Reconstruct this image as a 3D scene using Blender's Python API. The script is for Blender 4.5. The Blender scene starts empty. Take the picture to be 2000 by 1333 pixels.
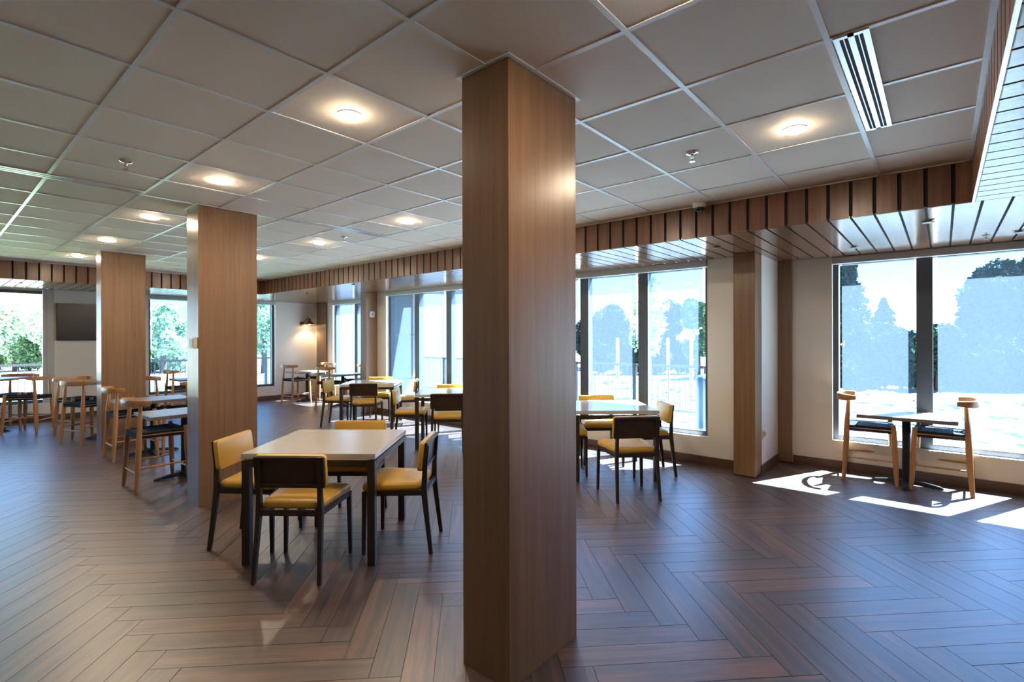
import bpy, bmesh, math, random
import numpy as np
from mathutils import Vector, Matrix

random.seed(7)
rng = np.random.default_rng(7)
S = bpy.context.scene
COL = S.collection
R = math.radians
PI = math.pi

# ------------------------------------------------------------------ camera
CAM_A, CAM_H, CAM_F, CAM_CY, CAM_ROLL = 0.7049, 1.552, 988.9, 660.75, -0.0023
cd = bpy.data.cameras.new('camera')
cam = bpy.data.objects.new('camera', cd)
COL.objects.link(cam)
cam.location = (0, 0, CAM_H)
cam.rotation_mode = 'QUATERNION'
fwd = Vector((math.cos(CAM_A), math.sin(CAM_A), 0))
qq = fwd.to_track_quat('-Z', 'Y')
cam.rotation_quaternion = qq @ Matrix.Rotation(CAM_ROLL, 4, 'Z').to_quaternion()
cd.sensor_fit = 'HORIZONTAL'
cd.sensor_width = 36.0
cd.lens = CAM_F / 2000 * 36.0
cd.shift_y = (CAM_CY - 666.5) / 2000
cd.clip_start = 0.05
cd.clip_end = 3000
S.camera = cam

# ------------------------------------------------------------------ world, sun, exposure
w = bpy.data.worlds.new('sky')
S.world = w
w.use_nodes = True
nt = w.node_tree
bg = nt.nodes['Background']
sky = nt.nodes.new('ShaderNodeTexSky')
sky.sky_type = 'NISHITA'
sky.sun_disc = False
sky.sun_elevation = R(57)
sky.sun_rotation = R(115)
sky.air_density = 1.0
sky.dust_density = 1.2
sky.ozone_density = 2.0
tint = nt.nodes.new('ShaderNodeMix'); tint.data_type = 'RGBA'; tint.blend_type = 'MULTIPLY'
tint.inputs['Factor'].default_value = 1.0
tint.inputs['B'].default_value = (0.66, 0.88, 1.20, 1)      # the photograph is balanced for the warm lamps
nt.links.new(sky.outputs[0], tint.inputs['A'])
nt.links.new(tint.outputs['Result'], bg.inputs[0])
bg.inputs[1].default_value = 0.56

SUN_D = Vector((-0.91 * math.cos(R(56.8)), 0.415 * math.cos(R(56.8)), -math.sin(R(56.8)))).normalized()
sl = bpy.data.lights.new('sun', 'SUN')
sl.energy = 115.0
sl.color = (0.86, 0.93, 1.0)
sl.angle = R(0.53)
sun = bpy.data.objects.new('sun', sl)
COL.objects.link(sun)
sun.rotation_mode = 'QUATERNION'
sun.rotation_quaternion = SUN_D.to_track_quat('-Z', 'Y')

vs = S.view_settings
vs.view_transform = 'Standard'
vs.look = 'None'
vs.gamma = 1.0
vs.use_curve_mapping = False
vs.exposure = 0.86
S.cycles.max_bounces = 10
S.cycles.diffuse_bounces = 6
S.cycles.glossy_bounces = 4
S.cycles.transmission_bounces = 6
S.cycles.transparent_max_bounces = 16
S.cycles.caustics_reflective = False
S.cycles.caustics_refractive = False
S.cycles.sample_clamp_indirect = 6.0

LAMP = 255.0          # emission of the ceiling light lenses
LAMP_COL = (1.0, 0.79, 0.56)

# ------------------------------------------------------------------ materials
def mat(name):
    m = bpy.data.materials.new(name)
    m.use_nodes = True
    return m, m.node_tree, m.node_tree.nodes['Principled BSDF']

def plain(name, col, rough=0.5, metal=0.0, spec=0.5, bump=None, var=0.0, coat=0.0):
    m, t, b = mat(name)
    b.inputs['Base Color'].default_value = (*col, 1)
    b.inputs['Roughness'].default_value = rough
    b.inputs['Metallic'].default_value = metal
    b.inputs['Specular IOR Level'].default_value = spec
    b.inputs['Coat Weight'].default_value = coat
    if bump or var:
        tc = t.nodes.new('ShaderNodeTexCoord')
        n = t.nodes.new('ShaderNodeTexNoise')
        n.inputs['Scale'].default_value = bump[0] if bump else 30
        n.inputs['Detail'].default_value = 4
        t.links.new(tc.outputs['Object'], n.inputs['Vector'])
        if bump:
            bp = t.nodes.new('ShaderNodeBump')
            bp.inputs['Strength'].default_value = bump[1]
            bp.inputs['Distance'].default_value = 0.002
            t.links.new(n.outputs['Fac'], bp.inputs['Height'])
            t.links.new(bp.outputs[0], b.inputs['Normal'])
        if var:
            r = t.nodes.new('ShaderNodeValToRGB')
            r.color_ramp.elements[0].position = 0.3
            r.color_ramp.elements[1].position = 0.7
            r.color_ramp.elements[0].color = (*[c * (1 - var) for c in col], 1)
            r.color_ramp.elements[1].color = (*[min(1, c * (1 + var)) for c in col], 1)
            t.links.new(n.outputs['Fac'], r.inputs[0])
            t.links.new(r.outputs[0], b.inputs['Base Color'])
    return m

def wood(name, dark, light, axis=2, scale=14.0, stretch=0.06, rough=0.3, spec=0.5, rnd=0.0, coat=0.0, fine=0.35):
    """grain runs along the object's axis; rnd shifts colour and grain from piece to piece"""
    m, t, b = mat(name)
    N = t.nodes.new
    tc = N('ShaderNodeTexCoord')
    mp = N('ShaderNodeMapping')
    sc = [scale] * 3
    sc[axis] = scale * stretch
    mp.inputs['Scale'].default_value = sc
    oi = N('ShaderNodeObjectInfo')
    mul = N('ShaderNodeVectorMath'); mul.operation = 'SCALE'
    mul.inputs[0].default_value = (37.0, 53.0, 71.0)
    t.links.new(oi.outputs['Random'], mul.inputs['Scale'])
    t.links.new(tc.outputs['Object'], mp.inputs['Vector'])
    t.links.new(mul.outputs[0], mp.inputs['Location'])
    n1 = N('ShaderNodeTexNoise'); n1.inputs['Scale'].default_value = 1.0
    n1.inputs['Detail'].default_value = 5; n1.inputs['Distortion'].default_value = 0.6
    n2 = N('ShaderNodeTexNoise'); n2.inputs['Scale'].default_value = 9.0; n2.inputs['Detail'].default_value = 2
    for n in (n1, n2):
        t.links.new(mp.outputs[0], n.inputs['Vector'])
    mx = N('ShaderNodeMix'); mx.data_type = 'FLOAT'
    mx.inputs['Factor'].default_value = fine
    t.links.new(n1.outputs['Fac'], mx.inputs['A']); t.links.new(n2.outputs['Fac'], mx.inputs['B'])
    rp = N('ShaderNodeValToRGB')
    rp.color_ramp.elements[0].position = 0.3; rp.color_ramp.elements[1].position = 0.7
    rp.color_ramp.elements[0].color = (*dark, 1); rp.color_ramp.elements[1].color = (*light, 1)
    t.links.new(mx.outputs['Result'], rp.inputs[0])
    out = rp.outputs[0]
    if rnd:
        hs = N('ShaderNodeHueSaturation')
        mr = N('ShaderNodeMapRange')
        mr.inputs['To Min'].default_value = 1 - rnd; mr.inputs['To Max'].default_value = 1 + rnd
        t.links.new(oi.outputs['Random'], mr.inputs[0])
        t.links.new(mr.outputs[0], hs.inputs['Value'])
        t.links.new(out, hs.inputs['Color'])
        out = hs.outputs[0]
    t.links.new(out, b.inputs['Base Color'])
    b.inputs['Roughness'].default_value = rough
    b.inputs['Specular IOR Level'].default_value = spec
    b.inputs['Coat Weight'].default_value = coat
    b.inputs['Coat Roughness'].default_value = 0.1
    return m

def floor_mat():
    m, t, b = mat('wood_look_tile')
    N = t.nodes.new; L = t.links.new
    uv = N('ShaderNodeUVMap')
    oi = N('ShaderNodeObjectInfo')
    at = N('ShaderNodeAttribute'); at.attribute_name = 'rnd'
    ad = N('ShaderNodeMath'); ad.operation = 'ADD'
    L(oi.outputs['Random'], ad.inputs[0]); L(at.outputs['Fac'], ad.inputs[1])
    fr = N('ShaderNodeMath'); fr.operation = 'FRACT'; L(ad.outputs[0], fr.inputs[0])
    rs = N('ShaderNodeVectorMath'); rs.operation = 'SCALE'; rs.inputs[0].default_value = (91, 57, 33)
    L(fr.outputs[0], rs.inputs['Scale'])
    mp = N('ShaderNodeMapping'); mp.inputs['Scale'].default_value = (1.6, 26.0, 1)
    L(uv.outputs[0], mp.inputs['Vector']); L(rs.outputs[0], mp.inputs['Location'])
    n1 = N('ShaderNodeTexNoise'); n1.inputs['Scale'].default_value = 0.8; n1.inputs['Detail'].default_value = 6
    n1.inputs['Distortion'].default_value = 0.9
    n2 = N('ShaderNodeTexNoise'); n2.inputs['Scale'].default_value = 4.5; n2.inputs['Detail'].default_value = 3
    L(mp.outputs[0], n1.inputs['Vector']); L(mp.outputs[0], n2.inputs['Vector'])
    mx = N('ShaderNodeMix'); mx.data_type = 'FLOAT'; mx.inputs['Factor'].default_value = 0.3
    L(n1.outputs['Fac'], mx.inputs['A']); L(n2.outputs['Fac'], mx.inputs['B'])
    rp = N('ShaderNodeValToRGB')
    e = rp.color_ramp.elements
    e[0].position = 0.36; e[0].color = (0.018, 0.016, 0.018, 1)
    e[1].position = 0.66; e[1].color = (0.170, 0.078, 0.043, 1)
    k = e.new(0.5); k.color = (0.074, 0.040, 0.028, 1)
    L(mx.outputs['Result'], rp.inputs[0])
    # tone of the single plank
    rp2 = N('ShaderNodeValToRGB')
    e = rp2.color_ramp.elements
    e[0].position = 0.0; e[0].color = (0.62, 0.64, 0.72, 1)
    e[1].position = 1.0; e[1].color = (1.28, 1.16, 1.04, 1)
    L(fr.outputs[0], rp2.inputs[0])
    mm = N('ShaderNodeMix'); mm.data_type = 'RGBA'; mm.blend_type = 'MULTIPLY'; mm.inputs['Factor'].default_value = 1
    L(rp.outputs[0], mm.inputs['A']); L(rp2.outputs[0], mm.inputs['B'])
    L(mm.outputs['Result'], b.inputs['Base Color'])
    b.inputs['Roughness'].default_value = 0.33
    mr = N('ShaderNodeMapRange'); mr.inputs['To Min'].default_value = 0.33; mr.inputs['To Max'].default_value = 0.48
    L(n2.outputs['Fac'], mr.inputs[0]); L(mr.outputs[0], b.inputs['Roughness'])
    b.inputs['Specular IOR Level'].default_value = 0.7
    b.inputs['Coat Weight'].default_value = 0.8; b.inputs['Coat IOR'].default_value = 1.9; b.inputs['Coat Roughness'].default_value = 0.36
    bp = N('ShaderNodeBump'); bp.inputs['Strength'].default_value = 0.25; bp.inputs['Distance'].default_value = 0.0015
    L(n2.outputs['Fac'], bp.inputs['Height']); L(bp.outputs[0], b.inputs['Normal'])
    return m

def glass_mat():
    m, t, b = mat('window_glass')
    t.nodes.remove(b)
    o = t.nodes['Material Output']
    tr = t.nodes.new('ShaderNodeBsdfTransparent'); tr.inputs[0].default_value = (0.93, 0.97, 0.97, 1)
    gl = t.nodes.new('ShaderNodeBsdfGlossy'); gl.inputs['Roughness'].default_value = 0.02
    lw = t.nodes.new('ShaderNodeLayerWeight'); lw.inputs[0].default_value = 0.5
    pw = t.nodes.new('ShaderNodeMath'); pw.operation = 'POWER'; pw.inputs[1].default_value = 5.0
    fr = t.nodes.new('ShaderNodeMath'); fr.operation = 'MULTIPLY_ADD'; fr.inputs[1].default_value = 0.96; fr.inputs[2].default_value = 0.035
    t.links.new(lw.outputs['Facing'], pw.inputs[0]); t.links.new(pw.outputs[0], fr.inputs[0])
    mx = t.nodes.new('ShaderNodeMixShader')
    t.links.new(fr.outputs[0], mx.inputs[0]); t.links.new(tr.outputs[0], mx.inputs[1]); t.links.new(gl.outputs[0], mx.inputs[2])
    t.links.new(mx.outputs[0], o.inputs[0])
    return m

def screen_mat():
    """open-weave solar screen: mostly see-through, the threads glow where the sun strikes them"""
    m, t, b = mat('solar_screen')
    t.nodes.remove(b)
    o = t.nodes['Material Output']
    tr = t.nodes.new('ShaderNodeBsdfTransparent'); tr.inputs[0].default_value = (0.565, 0.645, 0.715, 1)
    tl = t.nodes.new('ShaderNodeBsdfTranslucent'); tl.inputs[0].default_value = (0.62, 0.78, 0.88, 1)
    tc = t.nodes.new('ShaderNodeTexCoord')
    wv = t.nodes.new('ShaderNodeTexWave'); wv.bands_direction = 'Z'; wv.inputs['Scale'].default_value = 22
    wv.inputs['Distortion'].default_value = 1.5; wv.inputs['Detail'].default_value = 2
    t.links.new(tc.outputs['Object'], wv.inputs['Vector'])
    mr = t.nodes.new('ShaderNodeMapRange'); mr.inputs['To Min'].default_value = 0.021; mr.inputs['To Max'].default_value = 0.027
    t.links.new(wv.outputs['Fac'], mr.inputs[0])
    mx = t.nodes.new('ShaderNodeMixShader')
    t.links.new(mr.outputs[0], mx.inputs[0]); t.links.new(tr.outputs[0], mx.inputs[1]); t.links.new(tl.outputs[0], mx.inputs[2])
    t.links.new(mx.outputs[0], o.inputs[0])
    return m

def emit(name, col, s):
    m, t, b = mat(name)
    t.nodes.remove(b)
    e = t.nodes.new('ShaderNodeEmission')
    e.inputs[0].default_value = (*col, 1); e.inputs[1].default_value = s
    t.links.new(e.outputs[0], t.nodes['Material Output'].inputs[0])
    return m

def leaf_mat(name, c1, c2):
    m, t, b = mat(name)
    oi = t.nodes.new('ShaderNodeTexCoord')
    n = t.nodes.new('ShaderNodeTexNoise'); n.inputs['Scale'].default_value = 2.2; n.inputs['Detail'].default_value = 3
    t.links.new(oi.outputs['Object'], n.inputs['Vector'])
    r = t.nodes.new('ShaderNodeValToRGB')
    r.color_ramp.elements[0].position = 0.35; r.color_ramp.elements[1].position = 0.65
    r.color_ramp.elements[0].color = (*c1, 1); r.color_ramp.elements[1].color = (*c2, 1)
    t.links.new(n.outputs['Fac'], r.inputs[0])
    t.links.new(r.outputs[0], b.inputs['Base Color'])
    b.inputs['Roughness'].default_value = 0.95
    b.inputs['Specular IOR Level'].default_value = 0.05
    return m

M = {}
M['floor'] = floor_mat()
M['grout'] = plain('tile_grout', (0.035, 0.026, 0.022), 0.8, var=0.2)
M['wall'] = plain('painted_wall', (0.83, 0.775, 0.70), 0.55, bump=(140, 0.12), var=0.02)
M['tile'] = plain('ceiling_tile', (0.92, 0.80, 0.675), 0.75, bump=(160, 0.25), var=0.03)
M['tee'] = plain('ceiling_tee_paint', (0.86, 0.87, 0.86), 0.28, spec=0.6, var=0.02)
M['col'] = wood('oak_laminate', (0.185, 0.097, 0.047), (0.30, 0.168, 0.086), 2, 26, 0.03, 0.30, 0.6)
M['slat'] = wood('walnut_slat', (0.115, 0.047, 0.025), (0.225, 0.098, 0.053), 2, 24, 0.05, 0.30, 0.5, rnd=0.16)
M['plankx'] = wood('walnut_soffit', (0.13, 0.062, 0.035), (0.24, 0.118, 0.068), 0, 22, 0.05, 0.19, 1.0, rnd=0.12, coat=0.0)
M['backing'] = plain('black_backing', (0.012, 0.010, 0.009), 0.8, var=0.1)
M['base'] = wood('baseboard_wood', (0.085, 0.04, 0.024), (0.15, 0.075, 0.045), 0, 16, 0.05, 0.35)
M['basey'] = wood('baseboard_wood_side', (0.085, 0.04, 0.024), (0.15, 0.075, 0.045), 1, 16, 0.05, 0.35)
M['frame'] = plain('window_aluminium', (0.085, 0.10, 0.125), 0.42, 0.25, var=0.05)
M['glass'] = glass_mat()
M['screen'] = screen_mat()
M['cass'] = plain('shade_cassette', (0.55, 0.56, 0.57), 0.4, var=0.02)
M['alu'] = plain('brushed_aluminium', (0.72, 0.76, 0.8), 0.28, 0.7, var=0.06)
M['white'] = plain('white_plastic', (0.74, 0.73, 0.70), 0.4, var=0.02)
M['dark'] = plain('dark_plastic', (0.02, 0.02, 0.022), 0.2, var=0.1)
M['tv'] = plain('tv_glass', (0.035, 0.032, 0.03), 0.22, spec=0.6, var=0.02)
M['chrome'] = plain('chrome', (0.8, 0.8, 0.8), 0.15, 1.0, var=0.02)
M['lens'] = emit('lamp_lens', LAMP_COL, LAMP)
M['bulb'] = emit('lamp_bulb', (1.0, 0.74, 0.45), 22.0)
M['copper'] = plain('copper_shade', (0.42, 0.21, 0.11), 0.3, 0.9, var=0.1)
M['shadein'] = plain('shade_inner_enamel', (0.85, 0.82, 0.76), 0.4, var=0.02)
M['bronze'] = plain('bronze_plate', (0.16, 0.13, 0.10), 0.4, 0.8, var=0.1)
M['quartz'] = plain('speckled_quartz', (0.56, 0.525, 0.485), 0.16, spec=0.6, bump=(300, 0.02), var=0.10)
M['dframe'] = wood('espresso_frame', (0.020, 0.013, 0.010), (0.040, 0.026, 0.020), 2, 20, 0.08, 0.38)
M['dpanel'] = wood('espresso_panel', (0.028, 0.014, 0.009), (0.055, 0.028, 0.017), 0, 18, 0.08, 0.4)
M['yellow'] = plain('mustard_vinyl', (0.64, 0.375, 0.062), 0.36, spec=0.5, bump=(220, 0.12), var=0.05)
M['stool'] = wood('honey_ash', (0.36, 0.16, 0.055), (0.56, 0.285, 0.11), 2, 22, 0.05, 0.3, 0.5, rnd=0.06)
M['stoolr'] = wood('honey_ash_rail', (0.36, 0.16, 0.055), (0.56, 0.285, 0.11), 1, 22, 0.08, 0.3, 0.5)
M['cord'] = plain('black_woven_cord', (0.010, 0.011, 0.014), 0.75, spec=0.3, bump=(420, 0.6), var=0.3)
M['htop'] = wood('driftwood_laminate', (0.15, 0.118, 0.10), (0.27, 0.225, 0.20), 0, 18, 0.05, 0.3, 0.55)
M['iron'] = plain('black_iron', (0.016, 0.016, 0.018), 0.42, 0.3, var=0.15)
M['rail'] = plain('fence_metal', (0.03, 0.032, 0.036), 0.45, 0.4, var=0.1)
M['conc'] = plain('patio_concrete', (0.24, 0.235, 0.225), 0.85, bump=(20, 0.3), var=0.12)
M['rock'] = plain('pale_riprap', (0.22, 0.21, 0.20), 0.9, bump=(14, 0.6), var=0.3)
M['lawn'] = plain('lawn_grass', (0.10, 0.20, 0.05), 0.9, bump=(60, 0.8), var=0.3)
M['earth'] = plain('dry_ground', (0.16, 0.15, 0.13), 0.9, bump=(2, 0.4), var=0.25)
M['stucco'] = plain('exterior_panel', (0.13, 0.15, 0.17), 0.8, bump=(80, 0.2), var=0.04)
M['eave'] = plain('eave_metal', (0.06, 0.075, 0.10), 0.6, 0.1, var=0.06)
M['bark'] = plain('tree_bark', (0.10, 0.075, 0.055), 0.9, bump=(30, 0.8), var=0.3)
M['stake'] = wood('pale_stake', (0.42, 0.34, 0.24), (0.6, 0.5, 0.37), 2, 18, 0.06, 0.7)
M['bin'] = plain('bin_enamel', (0.07, 0.13, 0.20), 0.4, var=0.1)
M['mount'] = plain('mountain_scrub_haze', (0.045, 0.058, 0.075), 0.95, bump=(0.05, 0.3), var=0.2)  # scrub tone shifted to blue, painting in the aerial haze
M['roof'] = plain('far_roof', (0.16, 0.17, 0.19), 0.7, var=0.15)
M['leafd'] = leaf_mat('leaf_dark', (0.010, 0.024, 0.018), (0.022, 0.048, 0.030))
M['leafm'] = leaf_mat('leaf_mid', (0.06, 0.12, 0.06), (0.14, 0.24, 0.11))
M['leafl'] = leaf_mat('leaf_light_glare', (0.34, 0.46, 0.32), (0.56, 0.70, 0.48))  # light green, paled further to paint in glare and overexposure

# ------------------------------------------------------------------ mesh helpers
class MB:
    def __init__(s):
        s.v = []; s.f = []; s.uv = None
    def box(s, x0, x1, y0, y1, z0, z1):
        n = len(s.v)
        s.v += [(x0, y0, z0), (x1, y0, z0), (x1, y1, z0), (x0, y1, z0), (x0, y0, z1), (x1, y0, z1), (x1, y1, z1), (x0, y1, z1)]
        s.f += [tuple(n + i for i in q) for q in ((0, 3, 2, 1), (4, 5, 6, 7), (0, 1, 5, 4), (1, 2, 6, 5), (2, 3, 7, 6), (3, 0, 4, 7))]
        return s
    def loft(s, rings, cap=True):
        """rings: equal-length loops of points"""
        n = len(s.v); k = len(rings[0])
        for r in rings: s.v += [tuple(p) for p in r]
        for i in range(len(rings) - 1):
            for j in range(k):
                a = n + i * k + j; b = n + i * k + (j + 1) % k
                s.f.append((a, b, b + k, a + k))
        if cap:
            s.f.append(tuple(n + j for j in reversed(range(k))))
            s.f.append(tuple(n + (len(rings) - 1) * k + j for j in range(k)))
        return s
    def tube(s, pts, rad, seg=10, squash=None):
        pts = [Vector(p) for p in pts]
        if not isinstance(rad, (list, tuple)): rad = [rad] * len(pts)
        rings = []
        ref = Vector((0, 0, 1))
        for i, p in enumerate(pts):
            d = (pts[min(i + 1, len(pts) - 1)] - pts[max(i - 1, 0)]).normalized()
            rf = ref if abs(d.z) < 0.9 else Vector((1, 0, 0))
            u = d.cross(rf).normalized(); w_ = u.cross(d).normalized()
            a, b = (rad[i], rad[i]) if not isinstance(rad[i], tuple) else rad[i]
            rings.append([p + u * (a * math.cos(t)) + w_ * (b * math.sin(t)) for t in (2 * PI * j / seg for j in range(seg))])
        return s.loft(rings)
    def lathe(s, prof, c=(0, 0, 0), seg=20, cap=True):
        rings = [[(c[0] + r * math.cos(2 * PI * j / seg), c[1] + r * math.sin(2 * PI * j / seg), c[2] + z) for j in range(seg)] for r, z in prof]
        return s.loft(rings, cap)
    def prism(s, poly, z0, z1):
        return s.loft([[(x, y, z0) for x, y in poly], [(x, y, z1) for x, y in poly]])
    def mesh(s, name):
        me = bpy.data.meshes.new(name)
        me.from_pydata(s.v, [], s.f)
        me.update()
        return me

def obj(name, mb, m, parent=None, bevel=0.0, smooth=False, seg=2, loc=None):
    me = mb.mesh(name) if isinstance(mb, MB) else mb
    if isinstance(mb, MB):
        me.materials.append(m)
        bm = bmesh.new(); bm.from_mesh(me)
        bmesh.ops.recalc_face_normals(bm, faces=bm.faces)
        if bevel:
            bmesh.ops.bevel(bm, geom=[e for e in bm.edges if e.calc_face_angle(0) > 0.5], offset=bevel, segments=seg, affect='EDGES', clamp_overlap=True)
        bm.to_mesh(me); bm.free()
        if smooth:
            me.polygons.foreach_set('use_smooth', [True] * len(me.polygons))
            try: me.set_sharp_from_angle(angle=R(40))
            except Exception: pass
    o = bpy.data.objects.new(name, me)
    COL.objects.link(o)
    if parent is not None: o.parent = parent
    if loc is not None: o.location = loc
    return o

def empty(name, loc=(0, 0, 0), rz=0.0, parent=None):
    o = bpy.data.objects.new(name, None)
    o.empty_display_size = 0.1
    COL.objects.link(o)
    o.location = loc; o.rotation_euler = (0, 0, rz)
    if parent is not None: o.parent = parent
    return o

def tag(o, label=None, cat=None, group=None, kind=None):
    if label: o['label'] = label
    if cat: o['category'] = cat
    if group: o['group'] = group
    if kind: o['kind'] = kind
    return o

def thing(name, label, cat, loc=(0, 0, 0), rz=0.0, group=None):
    return tag(empty(name, loc, rz), label, cat, group)

def struct(name, mb, m, label, **k):
    o = obj(name, mb, m, **k) if mb is not None else empty(name)
    return tag(o, label, kind='structure')

def dup(root, loc, rz, label, group=None):
    r = root.copy(); COL.objects.link(r)
    r.location = loc; r.rotation_euler = (0, 0, rz)
    r['label'] = label
    if group: r['group'] = group
    for ch in root.children:
        c = ch.copy(); COL.objects.link(c); c.parent = r
        for g in ch.children:
            d = g.copy(); COL.objects.link(d); d.parent = c
    return r

CA, SA = math.cos(CAM_A), math.sin(CAM_A)
def at(px, d):
    """ground point seen at picture column px, d metres ahead"""
    r = (px - 1000) / CAM_F * d
    return (r * SA + d * CA, -r * CA + d * SA)
def depth(x, y): return x * CA + y * SA
def column(x, y): return 1000 + CAM_F * (x * SA - y * CA) / max(depth(x, y), 1e-3)

# ------------------------------------------------------------------ dimensions of the room
ZC = 2.792            # tile ceiling
ZS = 2.50             # wooden soffit
XF = 4.80             # slatted drop on the window side
YB = 11.15            # slatted drop at the back
YR = -0.16            # slatted drop beside the camera
XM, XD = 6.25, 7.03   # window wall, its deep bays
YW = 13.05            # back wall
X0, Y0 = -3.7, -4.2   # walls behind the camera
YJ1, YJ2 = 1.575, 9.22  # where the bays begin
SP = 0.1535           # slat pitch
T = 0.6096

# ------------------------------------------------------------------ floor of herringbone planks
fl = struct('floor', MB().box(X0 - 0.2, XD + 0.07, Y0 - 0.2, YW + 0.07, -0.12, -0.0035), M['grout'],
            'wood-look plank floor laid in a herringbone across the whole room')
PL, PW, GAP = 0.892, 0.892 / 6, 0.003
P0, Q0 = 2.505, 2.055
s2 = math.sqrt(0.5)
def pq(p, q): return ((p + q) * s2, (p - q) * s2)
REG = [(X0, XD + 0.04, Y0, YJ1 + 0.12), (X0, XM + 0.04, YJ1 + 0.12, YJ2 - 0.12), (X0, XD + 0.04, YJ2 - 0.12, YW + 0.04)]
def clip(poly, reg):
    x0, x1, y0, y1 = reg
    for ax, lim, sg in ((0, x0, 1), (0, x1, -1), (1, y0, 1), (1, y1, -1)):
        out = []
        for i in range(len(poly)):
            a, b = poly[i - 1], poly[i]
            da, db = sg * (a[ax] - lim), sg * (b[ax] - lim)
            if da >= 0: out.append(a)
            if (da >= 0) != (db >= 0):
                t_ = da / (da - db)
                out.append(tuple(a[i_] + (b[i_] - a[i_]) * t_ for i_ in range(len(a))))
        poly = out
        if len(poly) < 3: return []
    return poly
whole, cut = [], []
for n in range(-6, 12):
    for k in range(-80, 110):
        for typ in (0, 1):
            p = P0 + n * PL + k * PW; q = Q0 + n * PL - k * PW
            if typ == 0: rc = (p, p + PW, q, q + PL)
            else: rc = (p + PW, p + PW + PL, q + PL - PW, q + PL)
            cx, cy = pq((rc[0] + rc[1]) / 2, (rc[2] + rc[3]) / 2)
            if not (X0 - 1 < cx < XD + 1 and Y0 - 1 < cy < YW + 1): continue
            g = GAP / 2
            pc = [(rc[0] + g, rc[2] + g), (rc[1] - g, rc[2] + g), (rc[1] - g, rc[3] - g), (rc[0] + g, rc[3] - g)]
            # corner: x, y, u along the plank, v across
            poly = [(*pq(a, b), (b if typ == 0 else a), (a if typ == 0 else b)) for a, b in pc]
            inside = [r_ for r_ in REG if all(r_[0] <= c[0] <= r_[1] and r_[2] <= c[1] <= r_[3] for c in poly)]
            if inside:
                d = depth(cx, cy); x = column(cx, cy)
                size = 0
                if d > 0.7 and -300 < x < 2300: size = 1 / d ** 3
                whole.append((size, cx, cy, typ, poly))
            else:
                for r_ in REG:
                    c_ = clip(poly, r_)
                    if c_: cut.append(c_)
whole.sort(key=lambda a: -a[0])
pm = MB().box(-PL / 2 + 0.0015, PL / 2 - 0.0015, -PW / 2 + 0.0015, PW / 2 - 0.0015, -0.006, 0.0).mesh('floor_plank')
pm.materials.append(M['floor'])
uvl = pm.uv_layers.new(name='UVMap')
for lp in pm.loops:
    c = pm.vertices[lp.vertex_index].co
    uvl.data[lp.index].uv = (c.x, c.y)
NP = 295
for i, (sz, cx, cy, typ, poly) in enumerate(whole[:NP]):
    o = obj('floor_plank', pm, None, fl)
    o.location = (cx, cy, random.uniform(-0.0006, 0))
    o.rotation_euler = (0, 0, R(45) if typ else R(-45))
vv, ff, uu, rr = [], [], [], []
for poly in [w_[4] for w_ in whole[NP:]] + cut:
    n = len(vv); k = len(poly)
    r_ = random.random()
    ctr = (sum(c[0] for c in poly), sum(c[1] for c in poly))
    area = sum(poly[i - 1][0] * poly[i][1] - poly[i][0] * poly[i - 1][1] for i in range(k))
    if area < 0: poly = poly[::-1]
    vv += [(c[0], c[1], -0.0003) for c in poly] + [(c[0], c[1], -0.006) for c in poly]
    ff.append(tuple(range(n, n + k))); uu.append([(c[2] % 50, c[3] % 50) for c in poly]); rr.append(r_)
    for i in range(k):
        j = (i + 1) % k
        ff.append((n + i, n + k + i, n + k + j, n + j))
        uu.append([(poly[i][2], poly[i][3])] * 2 + [(poly[j][2], poly[j][3])] * 2); rr.append(r_)
me = bpy.data.meshes.new('floor_plank_field')
me.from_pydata(vv, [], ff)
me.materials.append(M['floor'])
ul = me.uv_layers.new(name='UVMap')
flat = [c for f_ in uu for c in f_]
ul.data.foreach_set('uv', np.array(flat, dtype=np.float32).ravel())
a_ = me.attributes.new('rnd', 'FLOAT', 'FACE')
a_.data.foreach_set('value', np.array(rr, dtype=np.float32))
o = bpy.data.objects.new('floor_plank_field', me); COL.objects.link(o); o.parent = fl
o['kind'] = 'stuff'

# ------------------------------------------------------------------ tile ceiling
ce = struct('ceiling', MB().box(X0 - 0.2, XM + 0.2, Y0 - 0.2, YW + 0.2, ZC + 0.12, ZC + 0.3).box(XM + 0.2, XD + 0.2, Y0 - 0.2, YJ1 + 0.2, ZC + 0.12, ZC + 0.3).box(XM + 0.2, XD + 0.2, YJ2 - 0.2, YW + 0.2, ZC + 0.12, ZC + 0.3), M['backing'],
            'white tile ceiling in a metal grid over the seating area')
GX0, GY0 = 0.641, 0.365
tm = MB().box(-T / 2 + 0.006, T / 2 - 0.006, -T / 2 + 0.006, T / 2 - 0.006, 0.004, 0.02).mesh('ceiling_tile')
tm.materials.append(M['tile'])
DIFF = [(2.466, 3.685, YR + 0.385, 0), (0.031, 1.250, 5.085, 0), (2.466, 3.685, 5.085, 0), (2.466, 3.685, 9.96, 0)]
for i in range(-8, 7):
    for j in range(-1, 18):
        x0, x1 = GX0 + T * i, GX0 + T * (i + 1)
        y0, y1 = GY0 + T * j, GY0 + T * (j + 1)
        xa, xb, ya, yb = max(x0, X0), min(x1, XF - 0.01), max(y0, YR + 0.01), min(y1, YB - 0.01)
        if xb - xa < 0.05 or yb - ya < 0.05: continue
        if xb - xa < T - 0.01 or yb - ya < T - 0.01:
            o = obj('ceiling_tile', MB().box(xa + 0.006, xb - 0.002, ya + 0.006, yb - 0.002, 0.004, 0.02), M['tile'], ce)
            o.location = (0, 0, ZC)
        else:
            o = obj('ceiling_tile', tm, None, ce)
            o.location = (x0 + T / 2, y0 + T / 2, ZC)
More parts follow.
